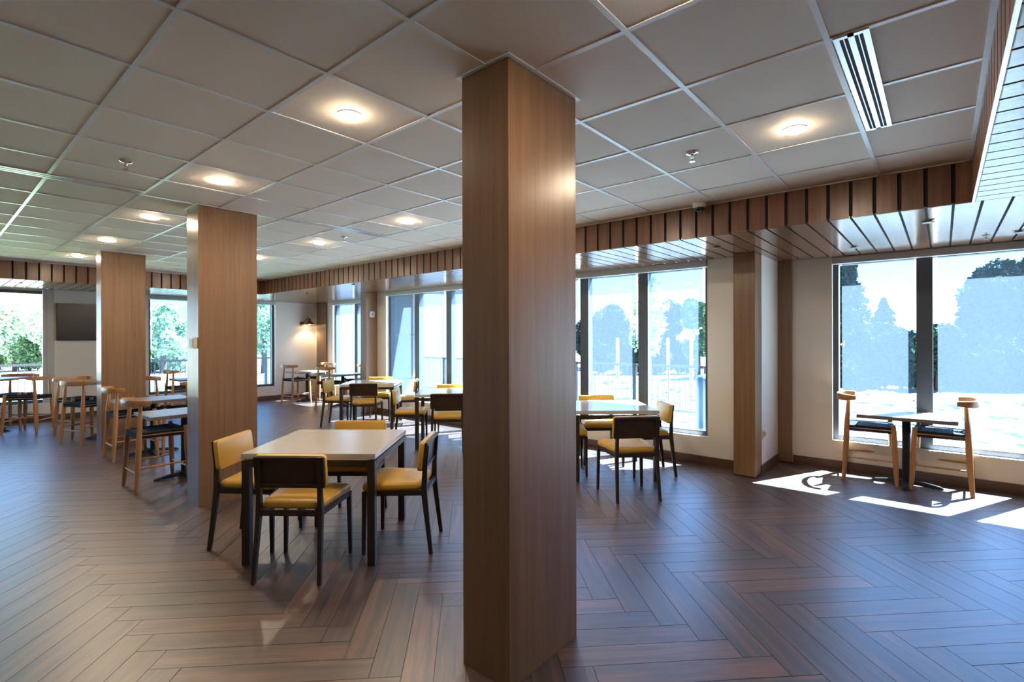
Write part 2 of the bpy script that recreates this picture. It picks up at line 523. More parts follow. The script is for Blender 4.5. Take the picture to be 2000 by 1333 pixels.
for i in range(-7, 7):
    x = GX0 + T * i
    obj('ceiling_tee', MB().box(x - 0.012, x + 0.012, YR, YB, ZC - 0.001, ZC + 0.003), M['tee'], ce)
for j in range(0, 18):
    y = GY0 + T * j
    obj('ceiling_tee', MB().box(X0, XF, y - 0.012, y + 0.012, ZC - 0.0015, ZC + 0.003), M['tee'], ce)
for b in ((XF - 0.022, XF, YR, YB), (X0, XF, YB - 0.022, YB), (X0, XF, YR, YR + 0.022)):
    obj('wall_angle', MB().box(*b, ZC - 0.002, ZC + 0.003), M['tee'], ce)

# ------------------------------------------------------------------ slatted drops and wooden soffits
def slats(name, label, axis, fixed, a0, a1, anchor, sgn):
    """vertical slats in the plane axis=fixed, running along the other axis from a0 to a1; sgn: outward side"""
    lo, hi = sorted((fixed, fixed - sgn * 0.05))
    mb = MB()
    if axis == 0: mb.box(lo + 0.0 if sgn > 0 else lo + 0.018, hi - 0.018 if sgn > 0 else hi, a0, a1, ZS + 0.012, ZC + 0.12)
    else: mb.box(a0, a1, lo if sgn > 0 else lo + 0.018, hi - 0.018 if sgn > 0 else hi, ZS + 0.012, ZC + 0.12)
    t_ = struct(name, mb, M['backing'], label)
    hw = SP / 2 - 0.0125
    d0, d1 = sorted((0, -sgn * 0.018))
    sm = (MB().box(d0, d1, -hw, hw, ZS, ZC + 0.015) if axis == 0 else MB().box(-hw, hw, d0, d1, ZS, ZC + 0.015)).mesh('slat')
    sm.materials.append(M['slat'])
    k = math.floor((a0 - anchor) / SP)
    while anchor + k * SP < a1:
        c0, c1 = anchor + k * SP, anchor + (k + 1) * SP
        k += 1
        if c0 < a0 - 0.001 or c1 > a1 + 0.001:
            b0, b1 = max(c0 + 0.0125, a0), min(c1 - 0.0125, a1)
            if b1 - b0 < 0.01: continue
            mb = MB().box(fixed + d0, fixed + d1, b0, b1, ZS, ZC + 0.015) if axis == 0 else MB().box(b0, b1, fixed + d0, fixed + d1, ZS, ZC + 0.015)
            obj('slat', mb, M['slat'], t_)
            continue
        o = obj('slat', sm, None, t_)
        o.location = (fixed, (c0 + c1) / 2, 0) if axis == 0 else ((c0 + c1) / 2, fixed, 0)
    return t_
slats('trim_1', 'walnut slatted drop between tile ceiling and window-side soffit', 0, XF, YR - 0.018, YB + 0.018, -0.06, -1)
slats('trim_2', 'walnut slatted drop along the back of the tile ceiling', 1, YB, X0, XF, 0.978, -1)
slats('trim_3', 'walnut slatted drop nearest the camera, seen edge-on at the picture edge', 1, YR, X0, XF, 4.80, 1)
tag(obj('trim_4', MB().box(X0, XF + 0.0, YR - 0.011, YR + 0.003, ZS - 0.010, ZS - 0.0005), M['alu'], bevel=0.002), 'bright metal edge strip under the slatted drop nearest the camera', kind='structure')

def soffit(name, label, axis, regs, anchor, lo, hi):
    """planks running along axis; regs(c) -> list of (start, end) for the plank centred at c on the other axis"""
    t_ = struct(name, None, None, label)
    cache = {}
    hw = SP / 2 - 0.0085
    k = math.floor((lo - anchor) / SP)
    while anchor + k * SP < hi - 0.02:
        c = anchor + (k + 0.5) * SP
        k += 1
        for s0, s1 in regs(c):
            key = round(s1 - s0, 4)
            if key not in cache:
                h = key / 2
                m_ = MB().box(-h, h, -hw, hw, ZS, ZS + 0.014).mesh('soffit_plank')
                m_.materials.append(M['plankx'])
                cache[key] = m_
            o = obj('soffit_plank', cache[key], None, t_)
            if axis == 0: o.location = ((s0 + s1) / 2, c, 0)
            else: o.location = (c, (s0 + s1) / 2, 0); o.rotation_euler = (0, 0, R(90))
    return t_
s_ = soffit('trim_5', 'glossy walnut plank soffit above the windows', 0,
            lambda c: [(XF + 0.002, XD - 0.03 if (c < YJ1 or c > YJ2) else XM - 0.03)], -0.06, Y0, YW)
obj('soffit_backing', MB().box(XF + 0.03, XM, Y0, YW, ZS + 0.02, ZS + 0.06).box(XM, XD, Y0, YJ1, ZS + 0.02, ZS + 0.06).box(XM, XD, YJ2, YW, ZS + 0.02, ZS + 0.06), M['backing'], s_)
s_ = soffit('trim_6', 'glossy walnut plank soffit along the back wall', 1, lambda c: [(YB + 0.002, YW - 0.03)], 0.978, X0, XF - 0.02)
obj('soffit_backing', MB().box(X0, XF + 0.03, YB + 0.03, YW, ZS + 0.02, ZS + 0.06), M['backing'], s_)
s_ = soffit('trim_7', 'glossy walnut plank soffit beside the camera', 1, lambda c: [(Y0, YR - 0.002)], 4.80, X0, XF - 0.01)
obj('soffit_backing', MB().box(X0, XF + 0.03, Y0, YR - 0.03, ZS + 0.02, ZS + 0.06), M['backing'], s_)

# ------------------------------------------------------------------ walls with window openings
WZ0, WZ1 = 0.335, ZS
def wall_x(mb, xa, xb, y0, y1, opens, ztop=ZS + 0.02):
    """wall slab between xa and xb with openings (ya, yb) of window height"""
    y = y0
    for ya, yb in opens:
        if ya > y: mb.box(xa, xb, y, ya, 0, ztop)
        mb.box(xa, xb, ya, yb, 0, WZ0); mb.box(xa + 0.08, xb, ya, yb, WZ1 - 0.03, ztop)
        y = yb
    if y < y1: mb.box(xa, xb, y, y1, 0, ztop)
    return mb
WIN_M = (2.186, 8.718)      # middle wall
WIN_D = (-2.62, 0.999)      # right bay
WIN_F = (10.15, 12.125)     # far bay
TH = 0.20
mb = wall_x(MB(), XM, XM + TH, YJ1 + TH, YJ2 - TH, [WIN_M])
mb.box(XM, XD + TH, YJ1, YJ1 + TH, 0, ZS + 0.02).box(XM, XD + TH, YJ2 - TH, YJ2, 0, ZS + 0.02)
struct('wall_right', mb, M['wall'], 'cream window wall behind the yellow chairs with its two returns')
struct('wall_bay_right', wall_x(MB(), XD, XD + TH, Y0, YJ1, [WIN_D]), M['wall'], 'cream wall of the window bay behind the two-stool table')
struct('wall_bay_far', wall_x(MB(), XD, XD + TH, YJ2, YW, [WIN_F]), M['wall'], 'cream wall of the far window bay beside the wall lamp')
WIN_B = [(-3.0, 1.715), (3.241, 5.966)]
mb = MB(); x = X0
for a, b in WIN_B:
    mb.box(x, a, YW, YW + TH, 0, ZS + 0.02)
    mb.box(a, b, YW, YW + TH, 0, WZ0).box(a, b, YW + 0.08, YW + TH, WZ1 - 0.03, ZS + 0.02)
    x = b
mb.box(x, XD + TH, YW, YW + TH, 0, ZS + 0.02)
struct('wall_back', mb, M['wall'], 'back wall carrying the television and the wall lamp')
struct('wall_left', MB().box(X0 - 0.2, X0, Y0, YW + TH, 0, ZC + 0.12), M['wall'], 'plain cream wall out of view on the left')
struct('wall_front', MB().box(X0, XD + TH, Y0 - 0.2, Y0, 0, ZS + 0.02), M['wall'], 'plain cream wall out of view behind the camera')

# baseboards
BH = 0.10
def bb(name, label, boxes, m):
    mb = MB()
    for b in boxes: mb.box(*b, 0, BH)
    struct(name, mb, m, label)
bb('baseboard_right', 'dark wooden baseboard under the middle windows', [(XM - 0.014, XM, YJ1 + 0.235, YJ2 - 0.20)], M['basey'])
bb('baseboard_return', 'short dark wooden baseboard on the white return wall', [(6.20, 6.965, YJ1 - 0.014, YJ1)], M['base'])
bb('baseboard_bay_right', 'dark wooden baseboard behind the two-stool table', [(XD - 0.014, XD, Y0, 1.412)], M['basey'])
bb('baseboard_bay_far', 'dark wooden baseboard in the far bay', [(XD - 0.014, XD, YJ2, 12.7)], M['basey'])
bb('baseboard_back', 'dark wooden baseboard along the back wall', [(X0, 6.8, YW - 0.014, YW)], M['base'])

# ------------------------------------------------------------------ windows and shades
def window(name, label, axis, plane, lo, hi, bars, shade=None, barw=0.14, lit_jamb=None):
    """axis 0: wall plane x=plane, spans y lo..hi ; axis 1: plane y. frame set back 8 cm"""
    root = struct(name, None, None, label)
    def B(a0, a1, d0, d1, z0, z1):
        return MB().box(plane + d0, plane + d1, a0, a1, z0, z1) if axis == 0 else MB().box(a0, a1, plane + d0, plane + d1, z0, z1)
    F0, F1 = 0.08, 0.19
    fw = 0.055
    z0, z1 = WZ0, WZ1 - 0.032
    obj('jamb', B(lo, lo + fw, F0, F1, z0, z1), M['frame'], root, bevel=0.004)
    obj('jamb', B(hi - fw, hi, F0, F1, z0, z1), M['frame'], root, bevel=0.004)
    obj('head_rail', B(lo + fw, hi - fw, F0, F1, z1 - fw, z1), M['frame'], root, bevel=0.004)
    obj('sill_rail', B(lo + fw, hi - fw, F0, F1, z0, z0 + fw), M['frame'], root, bevel=0.004)
    bars = sorted(bars)
    edges = [lo + fw]
    for b in bars:
        obj('mullion', B(b - barw / 2, b + barw / 2, F0 - 0.012, F1, z0 + fw, z1 - fw), M['frame'], root, bevel=0.005)
        edges += [b - barw / 2, b + barw / 2]
    edges.append(hi - fw)
    for i in range(0, len(edges), 2):
        obj('pane', B(edges[i] - 0.006, edges[i + 1] + 0.006, 0.13, 0.138, z0 + fw - 0.006, z1 - fw + 0.006), M['glass'], root)
    if lit_jamb: obj('lit_jamb_board', B(hi - 0.16, hi - 0.002, 0.0, 0.08, z0, z1 + 0.03), M['cass'], root, bevel=0.004); obj('lit_jamb_strip', B(hi - 0.105, hi - 0.075, -0.012, 0.0, z0, z1 + 0.03), M['cass'], root, bevel=0.003)  # pale boards added, standing in for glare on the jamb
    if shade:
        sh = thing('roller_shade', shade, 'window shade', (0, 0, 0), 0, 'roller shades at the windows')
        obj('cassette', B(lo + 0.002, hi - 0.002, -0.018, 0.075, 2.418, ZS - 0.001), M['cass'], sh, bevel=0.006)
        for i in range(0, len(edges), 2):
            a, b = edges[i] + 0.015, edges[i + 1] - 0.04
            obj('shade_fabric', B(a, b, 0.036, 0.0368, 0.40, 2.44), M['screen'], sh)
            obj('hem_bar', B(a, b, 0.030, 0.043, 0.386, 0.402), M['cass'], sh, bevel=0.002)
    return root
window('window_1', 'tall dark-framed window row behind the yellow chairs', 0, XM, *WIN_M, [3.068, 3.991, 4.95, 5.92, 6.90, 7.81], 'long screen shade of the middle windows behind the yellow chairs')
window('window_2', 'tall dark-framed bay window behind the two-stool table', 0, XD, *WIN_D, [0.151, -0.755, -1.66], 'screen shade of the bay window behind the two-stool table')
window('window_3', 'narrow dark-framed window right of the wall lamp', 0, XD, *WIN_F, [11.147], 'screen shade of the far bay window right of the wall lamp')
window('window_4', 'dark-framed back window behind the second column', 1, YW, *WIN_B[1], [4.15, 5.06], 'screen shade of the back window behind the second column')
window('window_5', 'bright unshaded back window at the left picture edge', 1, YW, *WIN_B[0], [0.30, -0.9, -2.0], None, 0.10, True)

# ------------------------------------------------------------------ wood-clad columns and posts
def clad_column(x0, x1, y0, y1, label, z1=ZC):
    r = thing('clad_column', label, 'column', ((x0 + x1) / 2, (y0 + y1) / 2, 0))
    hx, hy = (x1 - x0) / 2, (y1 - y0) / 2
    t_ = 0.012
    for b in ((-hx, -hx + t_, -hy, hy), (hx - t_, hx, -hy, hy), (-hx + t_, hx - t_, -hy, -hy + t_), (-hx + t_, hx - t_, hy - t_, hy)):
        obj('veneer_panel', MB().box(*b, 0.0, z1 - 0.004), M['col'], r, bevel=0.0012, seg=1)
    mb = MB(); k = 0.022
    for b in ((-hx - k, hx + k, -hy - k, -hy - 0.002), (-hx - k, hx + k, hy + 0.002, hy + k), (-hx - k, -hx - 0.002, -hy - 0.002, hy + 0.002), (hx + 0.002, hx + k, -hy - 0.002, hy + 0.002)):
        mb.box(*b, z1 - 0.003, z1 + 0.003)
    obj('ceiling_trim', mb, M['tee'], r)
    return r
clad_column(1.686, 2.220, 1.452, 1.744, 'big square wood-clad column in the centre foreground')
clad_column(1.680, 2.206, 5.224, 5.520, 'second square wood-clad column, behind the left yellow chair')
clad_column(1.675, 2.195, 8.985, 9.280, 'third square wood-clad column, farthest one, beside the television')

def post(x0, x1, y0, y1, label):
    r = thing('wood_post', label, 'post', ((x0 + x1) / 2, (y0 + y1) / 2, 0))
    hx, hy = (x1 - x0) / 2, (y1 - y0) / 2
    obj('veneer_panel', MB().box(-hx, hx, -hy, hy, 0, ZS - 0.002), M['col'], r, bevel=0.0015, seg=1)
    obj('base_reveal', MB().box(-hx - 0.001, hx, -hy - 0.001, hy, 0.0, 0.012), M['backing'], r)
    return r
post(5.980, 6.249, 1.575, 1.803, 'wood post at the end of the middle window wall, right of the yellow chairs')
post(6.985, 7.029, 1.420, 1.574, 'shallow wood pilaster in the inner corner of the right bay')
post(5.980, 6.249, 9.020, 9.219, 'wood post with a thermostat left of the middle windows')
post(6.985, 7.029, 12.38, 12.86, 'wood pilaster right of the wall lamp')

# ------------------------------------------------------------------ ceiling fittings
def downlight(x, y, label, first=[None]):
    if first[0] is None:
        r = thing('ceiling_light', label, 'ceiling light', (x, y, ZC), 0, 'round ceiling lights')
        obj('trim_ring', MB().lathe([(0.070, 0.002), (0.070, -0.004), (0.067, -0.007), (0.060, -0.007)], seg=28, cap=False), M['white'], r, smooth=True)
        obj('lens', MB().lathe([(0.064, -0.006), (0.0625, -0.010), (0.05, -0.0135), (0.02, -0.015)], seg=28), M['lens'], r, smooth=True)
        first[0] = r
        return r
    return dup(first[0], (x, y, ZC), 0, label, 'round ceiling lights')
LX, LY0, LST = 1.556, 0.670, 3 * T
names = ['at the top edge above the big central column', 'left of the big central column, largest in view', 'in front of the second column, second largest of the left row',
         'above and left of the second column', 'beside the top of the third column', 'farthest of the left row, left of the third column']
for k in range(6):
    downlight(LX, LY0 + LST * k, 'round glowing ceiling light ' + names[k])
names2 = ['on the right, between the long vent and the central column', 'hidden behind the big central column', 'just left of the central column, nearest of the middle row',
          'middle row, right of the second column', 'touching the edge of the second column', 'farthest of the middle row behind the second column']
for k in range(6):
    downlight(LX + LST, LY0 + LST * k, 'round glowing ceiling light ' + names2[k])
def diffuser(x0, x1, y1, label, first=[None]):
    """long linear slot diffuser, its upper edge on the grid line y1"""
    cx, cy = (x0 + x1) / 2, y1
    if first[0] is not None: return dup(first[0], (cx, cy, ZC), 0, label, 'linear ceiling vents')
    r = thing('linear_vent', label, 'ceiling vent', (cx, cy, ZC), 0, 'linear ceiling vents')
    h = (x1 - x0) / 2; wd = 0.062
    mb = MB()
    for b in ((-h, h, -wd, -0.040), (-h, h, -0.010, 0.012), (-h, h, 0.042, wd), (-h, -h + 0.02, -0.04, 0.042), (h - 0.02, h, -0.04, 0.042)):
        mb.box(*b, -0.006, 0.004)
    obj('vent_frame', mb, M['alu'], r)
    obj('plenum', MB().box(-h + 0.01, h - 0.01, -0.05, 0.05, -0.0032, -0.0022), M['backing'], r)
    for y in (-0.025, 0.027):
        obj('vent_blade', MB().box(-h + 0.02, h - 0.02, y - 0.002, y + 0.002, -0.006, -0.003), M['alu'], r)
    return r
diffuser(2.466, 3.685, 0.284, 'long two-slot ceiling vent near the upper right corner')
diffuser(0.031, 1.250, 5.165, 'long two-slot ceiling vent at the left picture edge')
diffuser(2.466, 3.685, 5.165, 'long two-slot ceiling vent between second and central columns')

def sprinkler(x, y, label, first=[None]):
    if first[0] is not None: return dup(first[0], (x, y, ZC), 0.3, label, 'ceiling sprinklers')
    r = thing('sprinkler', label, 'sprinkler', (x, y, ZC), 0.3, 'ceiling sprinklers')
    obj('escutcheon', MB().lathe([(0.040, 0.003), (0.040, -0.004), (0.026, -0.013), (0.012, -0.016)], seg=20), M['chrome'], r, smooth=True)
    obj('sprinkler_body', MB().lathe([(0.011, -0.014), (0.011, -0.026), (0.008, -0.034)], seg=10), M['chrome'], r, smooth=True)
    mb = MB().tube([(0.008, 0, -0.03), (0.014, 0, -0.042), (0.004, 0, -0.056)], 0.0028, 6).tube([(-0.008, 0, -0.03), (-0.014, 0, -0.042), (-0.004, 0, -0.056)], 0.0028, 6)
    obj('yoke', mb, M['chrome'], r, smooth=True)
    obj('deflector', MB().lathe([(0.019, -0.0585), (0.019, -0.0560)], seg=12), M['chrome'], r)
    return r
sprinkler(0.946, 4.33, 'small chrome ceiling sprinkler on the left, above the left vent')
sprinkler(3.376, 1.28, 'small chrome ceiling sprinkler right of the central column')
sprinkler(3.376, 5.55, 'small chrome ceiling sprinkler beside the middle vent')
sprinkler(3.376, 9.2, 'tiny chrome ceiling sprinkler right of the second column')

r = thing('security_camera', 'small white dome security camera against the slatted drop', 'security camera', (4.69, 1.712, ZC))
obj('camera_base', MB().lathe([(0.058, 0.004), (0.058, -0.028), (0.050, -0.040)], seg=24), M['white'], r, smooth=True)
obj('dome', MB().lathe([(0.044, -0.038)] + [(0.044 * math.cos(a), -0.040 - 0.044 * math.sin(a)) for a in (0.1, 0.5, 0.9, 1.25, 1.5)], seg=24), M['dark'], r, smooth=True)

def disc(x, y, label, first=[None]):
    if first[0] is not None: return dup(first[0], (x, y, ZS), 0, label, 'soffit sprinklers')
    r = thing('soffit_sprinkler', label, 'soffit sprinkler', (x, y, ZS), 0, 'soffit sprinklers')
    obj('cover_plate', MB().lathe([(0.042, -0.014), (0.042, -0.011), (0.030, -0.008)], seg=24), M['bronze'], r, smooth=True)
    obj('cap_stem', MB().lathe([(0.024, -0.010), (0.024, 0.0)], seg=16), M['bronze'], r)
    return r
disc(6.36, 0.706, 'round bronze cap on the soffit above the left bay pane')
disc(5.35, 0.088, 'round bronze cap on the soffit above the bay mullion')
disc(5.429, 1.80, 'round bronze cap on the soffit above the middle wood post')
disc(6.405, -0.522, 'round bronze cap on the soffit at the right picture edge')
disc(5.344, 10.22, 'round bronze cap on the soffit near the wall lamp')
disc(4.95, 7.85, 'round bronze cap on the soffit left of the central column')
disc(1.132, 11.83, 'round bronze cap on the soffit above the left back window')
r = thing('soffit_nozzle', 'small pale sprinkler nozzle on the soffit at the right edge', 'sprinkler', (6.46, -0.31, ZS))
obj('escutcheon', MB().lathe([(0.03, 0.0), (0.03, -0.004), (0.014, -0.012)], seg=18), M['white'], r, smooth=True)
obj('nozzle', MB().lathe([(0.010, -0.010), (0.010, -0.03), (0.016, -0.032), (0.016, -0.036)], seg=12), M['chrome'], r, smooth=True)

# ------------------------------------------------------------------ wall fittings
r = thing('television', 'flat black television on the back wall beside the third column', 'television', (2.38, YW, 1.888))
obj('tv_case', MB().box(-0.64, 0.64, -0.055, -0.012, -0.362, 0.362), M['dark'], r, bevel=0.006)
obj('screen', MB().box(-0.63, 0.63, -0.058, -0.054, -0.350, 0.352), M['tv'], r)
obj('wall_bracket', MB().box(-0.2, 0.2, -0.014, 0.0, -0.2, 0.2), M['iron'], r)

r = thing('wall_lamp', 'lit copper cone lamp on a short arm on the back wall', 'wall lamp', (6.775, YW, 1.955))
obj('back_plate', MB().tube([(-0.105, 0, -0.01), (-0.105, -0.028, -0.01)], [0.062, 0.055], 24), M['bronze'], r, smooth=True)
obj('arm', MB().tube([(-0.105, -0.02, -0.01), (-0.10, -0.10, 0.02), (-0.06, -0.16, 0.10), (-0.02, -0.19, 0.155), (0, -0.2, 0.12), (0, -0.2, 0.09)], 0.010, 8), M['bronze'], r, smooth=True)
obj('lamp_shade', MB().lathe([(0.022, 0.125), (0.034, 0.12), (0.042, 0.07), (0.060, 0.052), (0.075, 0.035), (0.155, -0.022), (0.158, -0.03), (0.152, -0.027), (0.072, 0.028), (0.03, 0.05)], (0, -0.2, 0), 28, cap=False), M['copper'], r, smooth=True)
obj('shade_lining', MB().lathe([(0.030, 0.048), (0.070, 0.024), (0.151, -0.0285)], (0, -0.2, 0), 28, cap=False), M['shadein'], r, smooth=True)
obj('bulb', MB().lathe([(0.006, 0.045), (0.022, 0.025), (0.036, 0.0), (0.030, -0.024), (0.010, -0.036)], (0, -0.2, 0), 16), M['bulb'], r, smooth=True)
bl = bpy.data.lights.new('bulb_glow', 'SPOT')
bl.energy = 13; bl.color = (1.0, 0.72, 0.42); bl.spot_size = R(118); bl.spot_blend = 0.5; bl.shadow_soft_size = 0.04
b = bpy.data.objects.new('bulb_glow', bl); COL.objects.link(b); b.parent = r; b.location = (0, -0.2, -0.05)

r = thing('thermostat', 'small white thermostat on the wood post left of the middle windows', 'thermostat', (6.115, 9.02, 2.05))
obj('thermostat_case', MB().box(-0.062, 0.062, -0.026, 0, -0.062, 0.062), M['white'], r, bevel=0.01, smooth=True)
obj('display', MB().box(-0.022, 0.022, -0.028, -0.025, -0.024, 0.024), plain('grey_display', (0.42, 0.44, 0.42), 0.3, var=0.02), r)

r = thing('control_box', 'small white box on the left face of the second column', 'control box', (1.680, 5.30, 1.512))
obj('box_body', MB().box(-0.034, 0, -0.058, 0.058, -0.052, 0.052), M['white'], r, bevel=0.006, smooth=True)
obj('box_cover', MB().box(-0.040, -0.033, -0.045, 0.045, -0.04, 0.04), M['cass'], r, bevel=0.003)

r = thing('wall_outlet', 'white wall outlet plate low on the return wall beside the wood post', 'outlet', (6.30, YJ1, 0.445))
obj('cover_plate', MB().box(-0.035, 0.035, -0.007, 0, -0.058, 0.058), M['white'], r, bevel=0.003)
obj('plug_body', MB().box(-0.024, 0.024, -0.035, -0.006, -0.025, 0.030), M['white'], r, bevel=0.006)

# ------------------------------------------------------------------ yellow dining chairs and white tables
def make_chair(label, group):
    r = thing('dining_chair', label, 'chair', (0, 0, 0), 0, group)      # faces +x
    def leg(pts, sz):
        rings = []
        for (x, y, z), (a, b) in zip(pts, sz):
            rings.append([(x - a, y - b, z), (x + a, y - b, z), (x + a, y + b, z), (x - a, y + b, z)])
        return MB().loft(rings)
    for s in (-1, 1):
        obj('leg', leg([(0.218, s * 0.238, 0), (0.214, s * 0.232, 0.30), (0.212, s * 0.230, 0.452)], [(0.012, 0.012), (0.016, 0.014), (0.019, 0.015)]), M['dframe'], r, bevel=0.003)
    for s in (-1, 1):
        obj('leg', leg([(-0.262, s * 0.212, 0), (-0.226, s * 0.204, 0.30), (-0.210, s * 0.200, 0.45), (-0.217, s * 0.196, 0.62), (-0.236, s * 0.190, 0.775)],
                       [(0.014, 0.012), (0.018, 0.014), (0.021, 0.015), (0.016, 0.013), (0.010, 0.012)]), M['dframe'], r, bevel=0.003)
    mb = MB()
    mb.prism([(0.200, -0.222), (0.225, -0.222), (0.225, 0.222), (0.200, 0.222)], 0.418, 0.455)
    mb.prism([(-0.225, -0.19), (-0.20, -0.19), (-0.20, 0.19), (-0.225, 0.19)], 0.418, 0.455)
    for s in (-1, 1):
        pl = [(-0.215, s * 0.190), (0.215, s * 0.220), (0.215, s * 0.242), (-0.215, s * 0.212)]
        mb.prism(pl if s > 0 else pl[::-1], 0.418, 0.455)
    obj('seat_rail', mb, M['dframe'], r, bevel=0.003)
    # cushion: rounded trapezoid, domed
    def ring(k, z):
        out = []
        for (cx, cy, sx, sy) in ((0.235, 0.245, 1, 1), (-0.195, 0.205, -1, 1), (-0.195, -0.205, -1, -1), (0.235, -0.245, 1, -1)):
            rad = 0.04
            x, y = cx - sx * (rad + k), cy - sy * (rad + k)
            a0 = {(1, 1): 0, (-1, 1): 90, (-1, -1): 180, (1, -1): 270}[(sx, sy)]
            for j in range(5):
                a = R(a0 + 22.5 * j); out.append((x + rad * math.cos(a), y + rad * math.sin(a), z))
        return out
    obj('seat_cushion', MB().loft([ring(0.006, 0.455), ring(0, 0.466), ring(0.0, 0.488), ring(0.008, 0.503), ring(0.03, 0.512), ring(0.09, 0.517)]), M['yellow'], r, smooth=True)
    # backrest, tilted
    tilt = R(6.5)
    def bk(x, y, z):
        dz = z - 0.60
        return (-0.203 + x * math.cos(tilt) - dz * math.sin(tilt), y, 0.60 + dz * math.cos(tilt) + x * math.sin(tilt))
    def panel(x0, x1, hw, z0, z1, rad, ins=0.0):
        out = []
        for xx, k in ((x0, ins), (x1, 0)) if ins else ((x0, 0), (x1, 0)):
            ringp = []
            for sx, sz, a0 in ((1, 1, 0), (-1, 1, 90), (-1, -1, 180), (1, -1, 270)):
                cy = sx * (hw - rad - k); cz = (z1 - rad - k) if sz > 0 else (z0 + rad + k)
                for j in range(4):
                    a = R(a0 + 30 * j)
                    ringp.append(bk(xx, cy + rad * math.cos(a), cz + rad * math.sin(a)))
            out.append(ringp)
        return out
    pr = panel(0.004, 0.034, 0.232, 0.592, 0.805, 0.022)
    front = panel(0.042, 0.042, 0.222, 0.602, 0.795, 0.022)[0]
    obj('back_cushion', MB().loft(pr + [front]), M['yellow'], r, smooth=True)
    mb = MB()
    for a in ((-0.226, 0.226, 0.775, 0.800), (-0.226, 0.226, 0.598, 0.622), (-0.226, -0.200, 0.622, 0.775), (0.200, 0.226, 0.622, 0.775)):
        n0 = len(mb.v)
        mb.loft([[bk(x_, a[0], a[2]), bk(x_, a[1], a[2]), bk(x_, a[1], a[3]), bk(x_, a[0], a[3])] for x_ in (-0.016, 0.006)])
    obj('back_frame', mb, M['dframe'], r, bevel=0.003)
    obj('back_panel', MB().loft([[bk(x_, -0.205, 0.615), bk(x_, 0.205, 0.615), bk(x_, 0.205, 0.785), bk(x_, -0.205, 0.785)] for x_ in (-0.002, 0.006)]), M['dpanel'], r)
    return r

def make_table(label):
    r = thing('square_table', label, 'table', (0, 0, 0), 0, 'white-topped square tables')
    h = 0.462
    obj('tabletop', MB().box(-h, h, -h, h, 0.727, 0.765), M['quartz'], r, bevel=0.003)
    q = h - 0.004
    for sx in (-1, 1):
        for sy in (-1, 1):
            x0, x1 = sorted((sx * q, sx * (q - 0.052))); y0, y1 = sorted((sy * q, sy * (q - 0.052)))
            obj('leg', MB().box(x0, x1, y0, y1, 0, 0.716), M['dframe'], r, bevel=0.002)
    for sx in (-1, 1):
        x0, x1 = sorted((sx * q, sx * (q - 0.03)))
        obj('apron', MB().box(x0, x1, -q + 0.052, q - 0.052, 0.674, 0.716), M['dframe'], r, bevel=0.002)
    for sy in (-1, 1):
        y0, y1 = sorted((sy * q, sy * (q - 0.03)))
        obj('apron', MB().box(-q + 0.052, q - 0.052, y0, y1, 0.674, 0.716), M['dframe'], r, bevel=0.002)
    obj('top_spacer', MB().box(-q + 0.10, q - 0.10, -q + 0.012, -q + 0.03, 0.7155, 0.7275).box(-q + 0.10, q - 0.10, q - 0.03, q - 0.012, 0.7155, 0.7275), M['iron'], r)
    return r

TABLES = [  # centre, angle of the side that points away from the camera, chair distances front, left, far, right
    (2.082, 3.592, 39.3, 'nearest, left of the central column', (0.735, 0.83, 0.70, 0.81), None),
    (5.320, 7.830, 43.5, 'farthest, in front of the thermostat post', (0.72, 0.80, 0.74, 0.80), None),
    (5.140, 5.600, 45.0, 'half hidden behind the central column', (0.72, 0.80, 0.72, 0.78), None),
    (5.235, 2.985, 42.0, 'right of the central column', (0.80, 0.72, 0.70, 0.79), None)]
SIDE = ['back to the camera', 'on the left side', 'on the far side', 'on the right side']
POSE = {(0, 0): (1.711, 3.314, 38.3), (0, 1): (1.717, 4.027, -51.1), (0, 3): (2.397, 3.144, 128.7), (3, 0): (4.57, 2.38, 50.0), (3, 3): (5.464, 2.604, 132.3)}
tab0 = chair0 = None
def tl(s): return {0: 'the nearest white table', 1: 'the farthest white table', 2: 'the half hidden white table', 3: 'the white table right of the column'}[s]
for ti, (cx, cy, ang, nm, ds, _) in enumerate(TABLES):
    lab = 'white quartz square table on dark legs, ' + nm
    if tab0 is None: tab0 = make_table(lab); t_ = tab0
    else: t_ = dup(tab0, (0, 0, 0), 0, lab, 'white-topped square tables')
    t_.location = (cx, cy, 0); t_.rotation_euler = (0, 0, R(ang))
    for k in range(4):
        a = R(ang) + k * -PI / 2          # 0 front chair faces away; 1 left; 2 far; 3 right
        a = [R(ang), R(ang) - PI / 2, R(ang) + PI, R(ang) + PI / 2][k]
        d = ds[k] - 0.26 + 0.02
        # chair origin lies d behind the table centre, along its facing
        off = 0.0
        if ti == 0: off = [0.07, -0.05, 0.0, -0.03][k]
        if ti == 3: off = [0.0, 0.0, 0.0, 0.0][k]
        x = cx - math.cos(a) * (d + 0.02) - math.sin(a) * off
        y = cy - math.sin(a) * (d + 0.02) + math.cos(a) * off
        pose = POSE.get((ti, k))
        lab = 'yellow dark-framed chair, %s of %s' % (SIDE[k], tl(ti))
        grp = 'yellow chairs around the white tables'
        if chair0 is None: chair0 = make_chair(lab, grp); c_ = chair0
        else: c_ = dup(chair0, (0, 0, 0), 0, lab, grp)
        c_.location = (x, y, 0); c_.rotation_euler = (0, 0, a + R([1.0, -1.5, 0.5, 1.5][k] * (1 + ti % 2)))
        if pose: c_.location = (pose[0], pose[1], 0); c_.rotation_euler = (0, 0, R(pose[2]))

